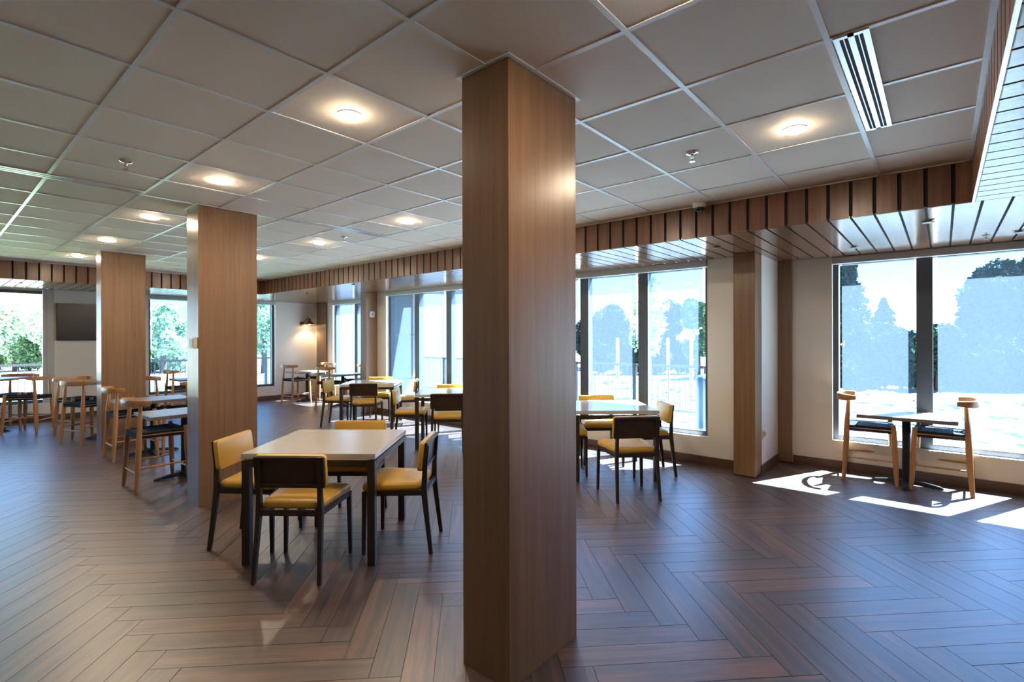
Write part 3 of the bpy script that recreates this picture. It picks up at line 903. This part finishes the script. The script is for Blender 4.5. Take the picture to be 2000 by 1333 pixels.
# ------------------------------------------------------------------ wooden stools and pedestal tables
def make_stool(label, group):
    r = thing('wooden_stool', label, 'stool', (0, 0, 0), 0, group)      # faces +x
    for s in (-1, 1):
        obj('leg', MB().tube([(0.235, s * 0.262, 0), (0.228, s * 0.254, 0.10), (0.216, s * 0.242, 0.38), (0.208, s * 0.234, 0.56), (0.204, s * 0.230, 0.632)], [0.0175, 0.0215, 0.0275, 0.025, 0.021], 12), M['stool'], r, smooth=True)
    for s in (-1, 1):
        obj('leg', MB().tube([(-0.232, s * 0.215, 0), (-0.222, s * 0.210, 0.12), (-0.205, s * 0.202, 0.42), (-0.198, s * 0.196, 0.58), (-0.188, s * 0.186, 0.75), (-0.182, s * 0.178, 0.872)],
                             [0.0175, 0.0215, 0.027, 0.0255, 0.019, 0.015], 12), M['stool'], r, smooth=True)
    for s in (-1, 1):
        obj('stretcher', MB().tube([(0.222, s * 0.248, 0.252), (0.0, s * 0.228, 0.250), (-0.214, s * 0.206, 0.248)], [0.008, 0.0105, 0.008], 8), M['stoolr'], r, smooth=True)
    obj('stretcher', MB().tube([(0.225, -0.25, 0.195), (0.225, 0.25, 0.195)], 0.0105, 8), M['stoolr'], r, smooth=True)
    obj('stretcher', MB().tube([(-0.217, -0.208, 0.195), (-0.217, 0.208, 0.195)], 0.0105, 8), M['stoolr'], r, smooth=True)
    obj('seat_rail', MB().tube([(0.207, -0.232, 0.585), (0.207, 0.232, 0.585)], 0.013, 8).tube([(-0.197, -0.196, 0.585), (-0.197, 0.196, 0.585)], 0.013, 8)
        .tube([(0.207, -0.232, 0.572), (-0.197, -0.196, 0.572)], 0.013, 8).tube([(0.207, 0.232, 0.572), (-0.197, 0.196, 0.572)], 0.013, 8), M['stool'], r, smooth=True)
    # woven seat: a saddle of wrapped cords
    mb = MB()
    NS = 26
    for i in range(NS):
        t0, t1 = i / NS, (i + 0.97) / NS
        x0, x1 = -0.205 + 0.42 * t0, -0.205 + 0.42 * t1
        rings = []
        for u in range(9):
            f_ = u / 8 * 2 - 1
            hw = 0.202 + 0.036 * (t0 + t1) / 2
            zt = 0.604 - 0.016 * (1 - f_ * f_)
            if abs(f_) > 0.99: zt -= 0.012
            zb = zt - 0.010 if abs(f_) < 0.99 else 0.542
            yy = f_ * hw
            rings.append([(x0, yy, zb), (x1, yy, zb), (x1, yy, zt - 0.003), ((x0 + x1) / 2, yy, zt), (x0, yy, zt - 0.003)])
        mb.loft(rings)
        for s in (-1, 1):
            hw = 0.207 + 0.036 * (t0 + t1) / 2
            y0, y1 = sorted((s * hw, s * (hw - 0.014)))
            mb.box(x0, x1, y0, y1, 0.540, 0.601)
    mb.box(0.186, 0.228, -0.22, 0.22, 0.545, 0.602)
    mb.box(-0.217, -0.18, -0.18, 0.18, 0.545, 0.602)
    obj('woven_seat', mb, M['cord'], r)
    # bent back rail
    rings = []
    NB = 25
    for i in range(NB):
        t_ = i / (NB - 1) * 2 - 1
        a = t_ * R(92)
        x = -0.155 - 0.122 * math.cos(a) ; y = 0.262 * math.sin(a) * (1.0 if abs(t_) < 0.9 else 1.0)
        if abs(t_) > 0.8: x += (abs(t_) - 0.8) * 0.16
        hz = 0.036 - 0.014 * abs(t_) ** 3 ; th = 0.015 + 0.008 * (abs(t_) > 0.7) * (abs(t_) - 0.7) / 0.3
        nx, ny = -math.cos(a), math.sin(a)
        zc = 0.897 + 0.006 * t_ * t_
        rings.append([(x + nx * th, y + ny * th, zc - hz), (x + nx * (th + 0.004), y + ny * (th + 0.004), zc), (x + nx * th, y + ny * th, zc + hz),
                      (x - nx * th, y - ny * th, zc + hz), (x - nx * (th + 0.003), y - ny * (th + 0.003), zc), (x - nx * th, y - ny * th, zc - hz)])
    obj('back_rail', MB().loft(rings), M['stoolr'], r, bevel=0.004, smooth=True)
    return r

def make_pedestal(label, group, h=0.74):
    r = thing('pedestal_table', label, 'table', (0, 0, 0), 0, group)    # long side along x
    obj('tabletop', MB().box(-0.405, 0.405, -0.305, 0.305, h - 0.036, h), M['htop'], r, bevel=0.0025)
    obj('pedestal_column', MB().lathe([(0.046, 0.045), (0.038, 0.075), (0.038, h - 0.05), (0.06, h - 0.044), (0.06, h - 0.036)], seg=20), M['iron'], r, smooth=True)
    obj('base_hub', MB().lathe([(0.07, 0.022), (0.066, 0.05), (0.048, 0.066)], seg=20), M['iron'], r, smooth=True)
    for k in range(4):
        a = k * PI / 2
        def P(d, y, z): return (d * math.cos(a) - y * math.sin(a), d * math.sin(a) + y * math.cos(a), z)
        L_ = 0.30 if k % 2 == 0 else 0.28
        rings = [[P(d, -w_, z0), P(d, w_, z0), P(d, w_ * 0.7, z1), P(d, -w_ * 0.7, z1)] for d, w_, z0, z1 in ((0.03, 0.034, 0.022, 0.062), (0.14, 0.034, 0.012, 0.05), (L_ - 0.03, 0.030, 0.006, 0.030), (L_, 0.018, 0.006, 0.018))]
        f_ = obj('base_foot', MB().loft(rings), M['iron'], r, bevel=0.004)
        gx, gy, _z = P(L_ - 0.04, 0, 0)
        obj('glide', MB().lathe([(0.016, 0.0), (0.016, 0.008)], (gx, gy, 0), 12), M['chrome'], f_)
    return r

GT, GS = 'wood-topped pedestal tables', 'honey wood stools with black seats'
tb = make_pedestal('small wood-topped pedestal table by the right bay window', GT)
tb.location = (6.725, 0.292, 0); tb.rotation_euler = (0, 0, R(90))
st = make_stool('honey wood stool left of the small table by the right bay window', GS)
st.location = (6.80, 0.625, 0); st.rotation_euler = (0, 0, R(-83))
dup(st, (6.805, 0.005, 0), R(88), 'honey wood stool right of the small table by the right bay window', GS)

dup(tb, (1.960, 6.525, 0), 0, 'wood-topped pedestal table half hidden behind the second column, nearest on the left', GT)
dup(st, (1.645, 6.372, 0), R(1.5), 'honey wood stool at the nearest left table, just left of the second column', GS)
dup(tb, (2.085, 8.190, 0), 0, 'wood-topped pedestal table behind the nearest left table', GT)
dup(st, (1.82, 8.145, 0), R(1), 'honey wood stool in front of the third column', GS)
dup(st, (2.345, 8.13, 0), R(180), 'honey wood stool tucked under the second left table, beside the second column', GS)

tb2 = make_pedestal('higher pedestal table partly behind the third column', GT, 0.895)
tb2.location = (1.95, 10.18, 0); tb2.rotation_euler = (0, 0, R(24))
dup(st, (1.68, 9.875, 0), R(24), 'honey wood stool left of the third column, below the television', GS)
dup(st, (1.72, 10.72, 0), R(-66), 'honey wood stool at the far side of the higher table below the television', GS)
dup(st, (2.30, 9.90, 0), R(200), 'honey wood stool with its rail seen right of the third column', GS)
dup(tb2, (0.80, 12.10, 0), R(50), 'higher pedestal table in front of the bright left window', GT)
dup(st, (1.235, 11.76, 0), R(142), 'honey wood stool right of the table in front of the bright left window', GS)
dup(st, (1.10, 12.42, 0), R(230), 'honey wood stool against the glass of the bright left window', GS)
dup(st, (0.45, 11.95, 0), R(20), 'honey wood stool cut by the left picture edge', GS)
dup(tb, (3.75, 11.75, 0), 0, 'pedestal table hidden behind the second column by the back window', GT)
dup(st, (3.45, 11.70, 0), R(0), 'honey wood stool in front of the back window, seen from the side', GS)

dup(tb, (6.28, 12.02, 0), R(4), 'wood-topped pedestal table under the wall lamp', GT)
dup(st, (5.86, 11.77, 0), R(6), 'honey wood stool left of the table under the wall lamp', GS)
dup(st, (6.62, 11.92, 0), R(182), 'honey wood stool right of the table under the wall lamp', GS)
dup(tb, (6.34, 10.50, 0), R(-2), 'wood-topped pedestal table in front of the narrow far window', GT)
dup(st, (5.96, 10.37, 0), R(10), 'honey wood stool left of the table in front of the narrow far window', GS)
dup(st, (6.72, 10.45, 0), R(180), 'honey wood stool right of the table in front of the narrow far window', GS)

# ------------------------------------------------------------------ outside
tag(obj('patio', MB().box(XM + TH, 10.3, Y0, 15.9, -0.16, -0.04).box(-12, XM + TH, YW + TH, 15.9, -0.16, -0.04), M['conc']),
    'pale concrete patio between the building and the railing', kind='structure')
# exterior cladding of the bays and eaves
mb = MB()
mb.box(XD + TH, XD + TH + 0.03, Y0 - 0.2, WIN_D[0], -0.1, 3.4).box(XD + TH, XD + TH + 0.03, WIN_D[1], YJ1 + TH + 0.03, -0.1, 3.4)
mb.box(XD + TH, XD + TH + 0.03, WIN_D[0], WIN_D[1], -0.1, WZ0 - 0.01).box(XD + TH, XD + TH + 0.03, WIN_D[0], WIN_D[1], WZ1 - 0.02, 3.4)
mb.box(XM + TH, XD + TH, YJ1 + TH, YJ1 + TH + 0.03, -0.1, 3.4)
cl = struct('wall_outside_near', mb, M['stucco'], 'pale outer cladding of the right bay')
mb = MB()
mb.box(XD + TH, XD + TH + 0.03, YJ2 - TH - 0.03, WIN_F[0], -0.1, 3.4).box(XD + TH, XD + TH + 0.03, WIN_F[1], YW + TH, -0.1, 3.4)
mb.box(XD + TH, XD + TH + 0.03, WIN_F[0], WIN_F[1], -0.1, WZ0 - 0.01).box(XD + TH, XD + TH + 0.03, WIN_F[0], WIN_F[1], WZ1 - 0.02, 3.4)
cl = struct('wall_outside_far', mb, M['stucco'], 'pale outer cladding panels seen through the middle windows')
for a, b in ((-0.1, 0.66), (0.675, 1.62), (1.635, 2.55), (2.565, 3.4)):
    obj('cladding_panel', MB().box(XM + TH + 0.002, XD + TH + 0.22, YJ2 - TH - 0.06, YJ2 - TH - 0.001, a, b), M['stucco'], cl, bevel=0.003)
mb = MB()
mb.box(XD + 0.1, XD + TH + 0.08, Y0 - 0.2, YJ1 + TH + 0.08, 2.66, 2.82)
mb.box(XM + 0.1, XM + TH + 0.06, YJ1 + TH + 0.08, YJ2 - TH - 0.07, 2.66, 2.82)
mb.box(XM + TH + 0.06, XD + TH + 1.0, YJ2 - TH - 0.95, YJ2 - TH - 0.07, 2.58, 2.82)  # overhang made extra deep and long to keep the cladding panels shaded
mb.box(XD + 0.1, XD + TH + 0.08, YJ2 - TH - 0.07, YW + TH + 0.2, 2.66, 2.82)
struct('trim_8', mb, M['eave'], 'dark metal eave above the outside of the windows')
struct('wall_outside_wing', MB().box(7.6, 16.0, 13.7, 14.0, -0.1, 3.3), M['stucco'], 'pale outer wall of a farther wing seen through the narrow window')

# ground
def ground(name, m, label, x0, x1, y0, y1, z, n=1, amp=0.0, kind='stuff'):
    xs = np.linspace(x0, x1, n + 1); ys = np.linspace(y0, y1, n + 1)
    v = [(x, y, z + (random.uniform(-amp, amp) if amp else 0)) for y in ys for x in xs]
    f = [(j * (n + 1) + i, j * (n + 1) + i + 1, (j + 1) * (n + 1) + i + 1, (j + 1) * (n + 1) + i) for j in range(n) for i in range(n)]
    mb = MB(); mb.v = v; mb.f = f
    return tag(obj(name, mb, m), label, name.replace('_', ' '), kind=kind)
ground('open_ground', M['earth'], 'dry pale ground stretching away behind the railing', -400, 600, -400, 600, -0.32, 4)
ground('lawn', M['lawn'], 'bright green lawn behind the back railing', -30, 12, 16.0, 21.5, -0.20, 24, 0.03)
ground('gravel_strip', M['conc'], 'pale gravel strip beyond the lawn', -40, 12, 21.5, 34, -0.22, 12, 0.02)

# pale rocks beyond the railing
def rocks(nr, x0, x1, y0, y1):
    ico = bmesh.new(); bmesh.ops.create_icosphere(ico, subdivisions=1, radius=1.0)
    ico.verts.ensure_lookup_table()
    bv = np.array([v.co[:] for v in ico.verts]); bf = [[v.index for v in f.verts] for f in ico.faces]
    ico.free()
    V, Fc = [], []
    for i in range(nr):
        x, y = rng.uniform(x0, x1), rng.uniform(y0, y1)
        s = rng.uniform(0.10, 0.26)
        p = bv * (1 + rng.uniform(-0.25, 0.25, bv.shape)) * np.array([s * rng.uniform(0.8, 1.4), s * rng.uniform(0.8, 1.4), s * rng.uniform(0.5, 0.8)])
        a = rng.uniform(0, 6.28); c_, s_ = math.cos(a), math.sin(a)
        p = p @ np.array([[c_, s_, 0], [-s_, c_, 0], [0, 0, 1]])
        p += np.array([x, y, -0.16 + 0.012 * max(0, x - 10)])
        n = len(V) * len(bv)
        V.append(p); Fc += [tuple(n + k for k in f) for f in bf]
    mb = MB(); mb.v = [tuple(q) for q in np.concatenate(V)]; mb.f = Fc
    return mb
tag(obj('rock_bed', rocks(2600, 10.4, 17.5, -7, 13.5), M['rock']), 'bed of pale sunlit rocks beyond the railing', 'rocks', kind='stuff')

def fence(label, p0, p1, bays):
    r = thing('metal_railing', label, 'railing')
    p0, p1 = Vector((*p0, 0)), Vector((*p1, 0))
    d = p1 - p0
    def bar(a, b, z0, z1, hw):
        n = Vector((-d.y, d.x, 0)).normalized() * hw
        q0, q1 = p0 + d * a, p0 + d * b
        return [[(q0 + n).to_tuple()[:2] + (z0,), (q0 - n).to_tuple()[:2] + (z0,), (q0 - n).to_tuple()[:2] + (z1,), (q0 + n).to_tuple()[:2] + (z1,)],
                [(q1 + n).to_tuple()[:2] + (z0,), (q1 - n).to_tuple()[:2] + (z0,), (q1 - n).to_tuple()[:2] + (z1,), (q1 + n).to_tuple()[:2] + (z1,)]]
    obj('top_rail', MB().loft(bar(0, 1, 0.95, 1.0, 0.025)), M['rail'], r)
    obj('bottom_rail', MB().loft(bar(0, 1, 0.06, 0.10, 0.018)), M['rail'], r)
    L_ = d.length
    for i in range(bays + 1):
        h = 0.03 / L_
        obj('fence_post', MB().loft(bar(max(0, i / bays - h), min(1, i / bays + h), -0.06, 0.98, 0.03)), M['rail'], r)
    npk = int(L_ / 0.115)
    pm_ = MB().box(-0.007, 0.007, -0.007, 0.007, 0.10, 0.95).mesh('picket'); pm_.materials.append(M['rail'])
    for i in range(min(npk, 290)):
        q = p0 + d * ((i + 0.5) / npk)
        o = obj('picket', pm_, None, r); o.location = (q.x, q.y, 0)
    return r
fence('black metal railing outside the middle windows', (9.9, 2.0), (9.9, 15.5), 9)
fence('black metal railing outside the back windows', (9.8, 15.5), (-5.2, 15.5), 10)

r = thing('litter_bin', 'blue-grey round-topped bin outside at the edge of the middle window', 'bin', (*at(1378, 8.36), -0.04))
obj('bin_body', MB().lathe([(0.15, 0), (0.16, 0.02), (0.16, 0.86)], seg=28), M['bin'], r, smooth=True)
obj('bin_lid', MB().lathe([(0.168, 0.86), (0.168, 0.90), (0.13, 0.96), (0.06, 0.985), (0.01, 0.99)], seg=28), M['bin'], r, smooth=True)

for px, d, lab in ((1206, 18, 'pale wooden stake beyond the railing, left of the slender tree'), (1304.5, 18, 'pale wooden stake beyond the railing, right of the slender tree')):
    x, y = at(px, d)
    r = thing('wooden_stake', lab, 'stake', (x, y, -0.3), 0.3)
    obj('stake_shaft', MB().box(-0.05, 0.05, -0.05, 0.05, 0, 1.80), M['stake'], r, bevel=0.006)
    obj('stake_tip', MB().loft([[(-0.05, -0.05, 1.80), (0.05, -0.05, 1.80), (0.05, 0.05, 1.80), (-0.05, 0.05, 1.80)], [(-0.012, -0.012, 1.86), (0.012, -0.012, 1.86), (0.012, 0.012, 1.86), (-0.012, 0.012, 1.86)]]), M['stake'], r)
x, y = at(1350, 15)
r = thing('gooseneck_pipe', 'pale curved vent pipe standing before the right-hand tree', 'pipe', (x, y, -0.3), R(-40))
obj('pipe', MB().tube([(0, 0, 0), (0, 0, 1.75), (0.02, 0, 1.95), (0.09, 0, 2.06), (0.18, 0, 2.04), (0.22, 0, 1.95)], 0.05, 12), M['alu'], r, smooth=True)
obj('pipe_flange', MB().lathe([(0.12, 0.15), (0.12, 0.19)], seg=16), M['alu'], r)

# far building and low walls
x, y = at(868, 42)
r = thing('far_building', 'low pale building far beyond the railing with a flat grey roof', 'building', (x, y, -0.3), R(40))
obj('building_wall', MB().box(-7, 7, -3, 3, 0, 1.9), M['stucco'], r)
obj('building_roof', MB().box(-7.4, 7.4, -3.4, 3.4, 1.9, 2.25), M['roof'], r)
for k in range(5):
    f_ = obj('window', MB().box(-5.6 + 2.4 * k, -4.2 + 2.4 * k, -3.06, -2.98, 0.7, 1.5), M['roof'], r)
    obj('pane', MB().box(-5.5 + 2.4 * k, -4.3 + 2.4 * k, -3.08, -3.05, 0.78, 1.42), M['dark'], f_)
x, y = at(860, 27)
tag(obj('garden_wall', MB().box(-7, 7, -0.15, 0.15, 0, 0.62), M['stucco'], bevel=0.02, loc=(x, y, -0.3)), 'long low white garden wall beyond the railing', 'wall').rotation_euler = (0, 0, R(-48))

# trees -----------------------------------------------------------------
def leaf_mesh(name, pts, size, m, flat=0.0):
    n = len(pts)
    pts = np.asarray(pts)
    a = rng.normal(size=(n, 3)); a /= np.linalg.norm(a, axis=1)[:, None]
    b = rng.normal(size=(n, 3)); b -= (a * b).sum(1)[:, None] * a; b /= np.linalg.norm(b, axis=1)[:, None]
    s = size * rng.uniform(0.6, 1.3, n)[:, None]
    v = np.empty((n, 4, 3))
    v[:, 0] = pts - a * s; v[:, 1] = pts + b * s * 0.55; v[:, 2] = pts + a * s; v[:, 3] = pts - b * s * 0.55
    me = bpy.data.meshes.new(name)
    me.vertices.add(n * 4); me.vertices.foreach_set('co', v.ravel())
    me.loops.add(n * 4); me.loops.foreach_set('vertex_index', np.arange(n * 4))
    me.polygons.add(n); me.polygons.foreach_set('loop_start', np.arange(n) * 4); me.polygons.foreach_set('loop_total', np.full(n, 4))
    me.materials.append(m)
    me.update(); me.validate()
    return me
def broad_pts(n, r, h0, h1, blobs, dens=0.6):
    C_ = []
    for i in range(blobs):
        z = rng.uniform(h0 + 0.15 * (h1 - h0), h1 - 0.12 * (h1 - h0))
        k = math.sin(PI * min(1, max(0.12, (z - h0) / (h1 - h0)))) ** 0.6
        a = rng.uniform(0, 6.28); q = r * 0.62 * k * math.sqrt(rng.uniform(0, 1))
        C_.append((q * math.cos(a), q * math.sin(a), z, r * rng.uniform(0.28, 0.48) * (0.6 + 0.4 * k)))
    C_ = np.array(C_)
    idx = rng.integers(0, blobs, n)
    d = rng.normal(size=(n, 3)); d /= np.linalg.norm(d, axis=1)[:, None]
    rad = C_[idx, 3] * rng.uniform(0.45, 1, n) ** dens
    return C_[idx, :3] + d * rad[:, None]
def cone_pts(n, r, h0, h1):
    t = rng.uniform(0, 1, n) ** 0.75
    tier = (t * 11) % 1
    a = rng.uniform(0, 6.28, n)
    ph = rng.uniform(0, 6.28, 4)
    lump = 1 + 0.28 * np.sin(a * 2 + t * 9 + ph[0]) + 0.22 * np.sin(a * 3 - t * 17 + ph[1]) + 0.15 * np.sin(t * 31 + ph[2])
    rr = r * (1 - t) ** 0.8 * (0.55 + 0.45 * (1 - tier)) * lump + 0.05
    a = a + 0.25 * np.sin(a * 7 + t * 30)
    q = rr * rng.uniform(0.1, 1.12, n) ** 0.6
    return np.stack([q * np.cos(a), q * np.sin(a), h0 + (h1 - h0) * t - 0.18 * q], 1)
def tree(px, d, top_y, wpx, kind, label, base=-0.3, group=None):
    x, y = at(px, d)
    h = CAM_H + (CAM_CY - top_y) / CAM_F * d - base
    r_ = wpx / 2 / CAM_F * d
    o = thing({'c': 'conifer', 'b': 'broadleaf_tree', 's': 'bush', 'y': 'young_tree'}[kind], label, {'c': 'tree', 'b': 'tree', 's': 'bush', 'y': 'tree'}[kind], (x, y, base), 0, group)
    if kind == 'c':
        obj('trunk', MB().tube([(0, 0, 0), (0, 0, h * 0.9)], [0.14, 0.02], 7), M['bark'], o)
        obj('crown', leaf_mesh('crown', cone_pts(11000, r_, h * 0.05, h), 0.065 + r_ * 0.012, M['leafd']), None, o)
    elif kind == 'y':
        obj('trunk', MB().tube([(0, 0, 0), (0.03, 0, h * 0.5), (0, 0.02, h * 0.95)], [0.05, 0.035, 0.01], 7), M['bark'], o)
        obj('crown', leaf_mesh('crown', broad_pts(1500, r_, h * 0.18, h, 18, 0.9), 0.06, M['leafl']), None, o)
    else:
        if kind == 'b': obj('trunk', MB().tube([(0, 0, 0), (0.05, 0, h * 0.35), (0, 0.05, h * 0.7)], [0.16, 0.12, 0.04], 8), M['bark'], o)
        else: obj('stem', MB().tube([(0, 0, 0), (0, 0, h * 0.5)], [0.08, 0.03], 6), M['bark'], o)
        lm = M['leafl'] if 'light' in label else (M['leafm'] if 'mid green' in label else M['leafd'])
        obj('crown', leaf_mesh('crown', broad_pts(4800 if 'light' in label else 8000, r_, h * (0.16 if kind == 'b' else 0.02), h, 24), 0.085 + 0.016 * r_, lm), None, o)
    return o
G1 = 'trees beyond the railing'
# seen through the right bay window
tree(1655, 19, 498, 150, 'c', 'tall dark conifer at the left edge of the bay window', group=G1)
tree(1726, 22, 585, 80, 'c', 'small conifer left of the bay window mullion', group=G1)
tree(1950, 20, 508, 150, 'b', 'broad tall dark tree filling the right bay pane', group=G1)
tree(1895, 21, 545, 90, 'c', 'narrow conifer on the left of the broad dark tree', group=G1)
tree(2010, 21, 500, 150, 'c', 'tall conifer at the right picture edge', group=G1)
for i, (px, d, ty, wp, w_) in enumerate([(1640, 18, 690, 110, 'at the left end'), (1700, 18.5, 668, 120, 'under the small conifer'), (1760, 18, 650, 110, 'beside the mullion'), (1830, 18, 640, 130, 'just right of the mullion'),
                                         (1890, 18, 655, 120, 'under the broad dark tree'), (1960, 17.5, 665, 140, 'near the right edge'), (2050, 17.5, 650, 150, 'past the right edge')]):
    tree(px, d, ty, wp, 's', 'dark bush in the hedge behind the bay window, ' + w_, group='hedge bushes')
# through the middle window
tree(1195, 30, 592, 95, 'b', 'dark rounded tree left of the window mullion beyond the railing', group=G1)
tree(1148, 32, 615, 70, 'b', 'dark rounded tree half hidden by the left mullion', group=G1)
tree(1308, 30, 583, 70, 'b', 'dark rounded tree right of the window mullion beyond the railing', group=G1)
tree(1362, 23, 572, 75, 'b', 'mid green tree behind the curved vent pipe', group=G1)
tree(1420, 24, 580, 80, 'b', 'mid green tree hidden by the wall beside the curved vent pipe', group=G1)
tree(1262, 13.5, 515, 95, 'y', 'slender young tree with sparse light leaves by the window mullion', base=-0.2, group=G1)
for px, ty, lab in ((1170, 664, 'left of the first stake'), (1235, 668, 'between the two stakes'), (1280, 660, 'behind the slender young tree'), (1325, 672, 'right of the second stake')):
    tree(px, 26, ty, 75, 's', 'dark bush beyond the railing, ' + lab, group='hedge bushes')
tree(861, 34, 585, 36, 'c', 'narrow conifer seen through the middle pane left of the central column', group=G1)
tree(903, 30, 600, 60, 'b', 'dark rounded tree beside the central column', group=G1)
tree(950, 28, 590, 80, 'b', 'dark tree hidden behind the central column', group=G1)
tree(1050, 28, 590, 90, 'b', 'another dark tree hidden behind the central column', group=G1)
# through the back windows
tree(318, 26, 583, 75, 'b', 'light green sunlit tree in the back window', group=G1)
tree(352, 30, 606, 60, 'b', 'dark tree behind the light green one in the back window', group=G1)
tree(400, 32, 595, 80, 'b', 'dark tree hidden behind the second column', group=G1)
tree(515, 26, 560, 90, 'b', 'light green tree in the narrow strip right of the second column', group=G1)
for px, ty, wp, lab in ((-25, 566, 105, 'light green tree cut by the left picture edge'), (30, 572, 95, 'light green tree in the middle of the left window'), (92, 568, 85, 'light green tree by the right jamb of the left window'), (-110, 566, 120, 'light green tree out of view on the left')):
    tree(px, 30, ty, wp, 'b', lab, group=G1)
for px, d, lab in ((60, 30, 'mid green bush low in the left window'), (300, 27, 'mid green bush low in the back window'), (345, 27, 'mid green bush right of the light tree in the back window'), (0, 31, 'mid green bush at the left picture edge')):
    tree(px, d, 660, 70, 's', lab, group='hedge bushes')

# mountain, the distance haze is put into its colour
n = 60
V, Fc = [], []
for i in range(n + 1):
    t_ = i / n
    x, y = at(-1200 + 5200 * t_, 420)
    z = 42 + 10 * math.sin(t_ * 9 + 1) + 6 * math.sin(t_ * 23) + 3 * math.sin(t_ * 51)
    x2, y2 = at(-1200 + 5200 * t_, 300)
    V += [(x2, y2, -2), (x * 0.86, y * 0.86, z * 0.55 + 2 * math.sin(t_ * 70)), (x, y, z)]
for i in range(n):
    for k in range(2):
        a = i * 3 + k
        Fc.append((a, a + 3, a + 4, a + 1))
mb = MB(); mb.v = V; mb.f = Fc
tag(obj('mountain', mb, M['mount'], smooth=True), 'mountain ridge along the horizon, coloured with painted blue haze', 'mountain', kind='stuff')
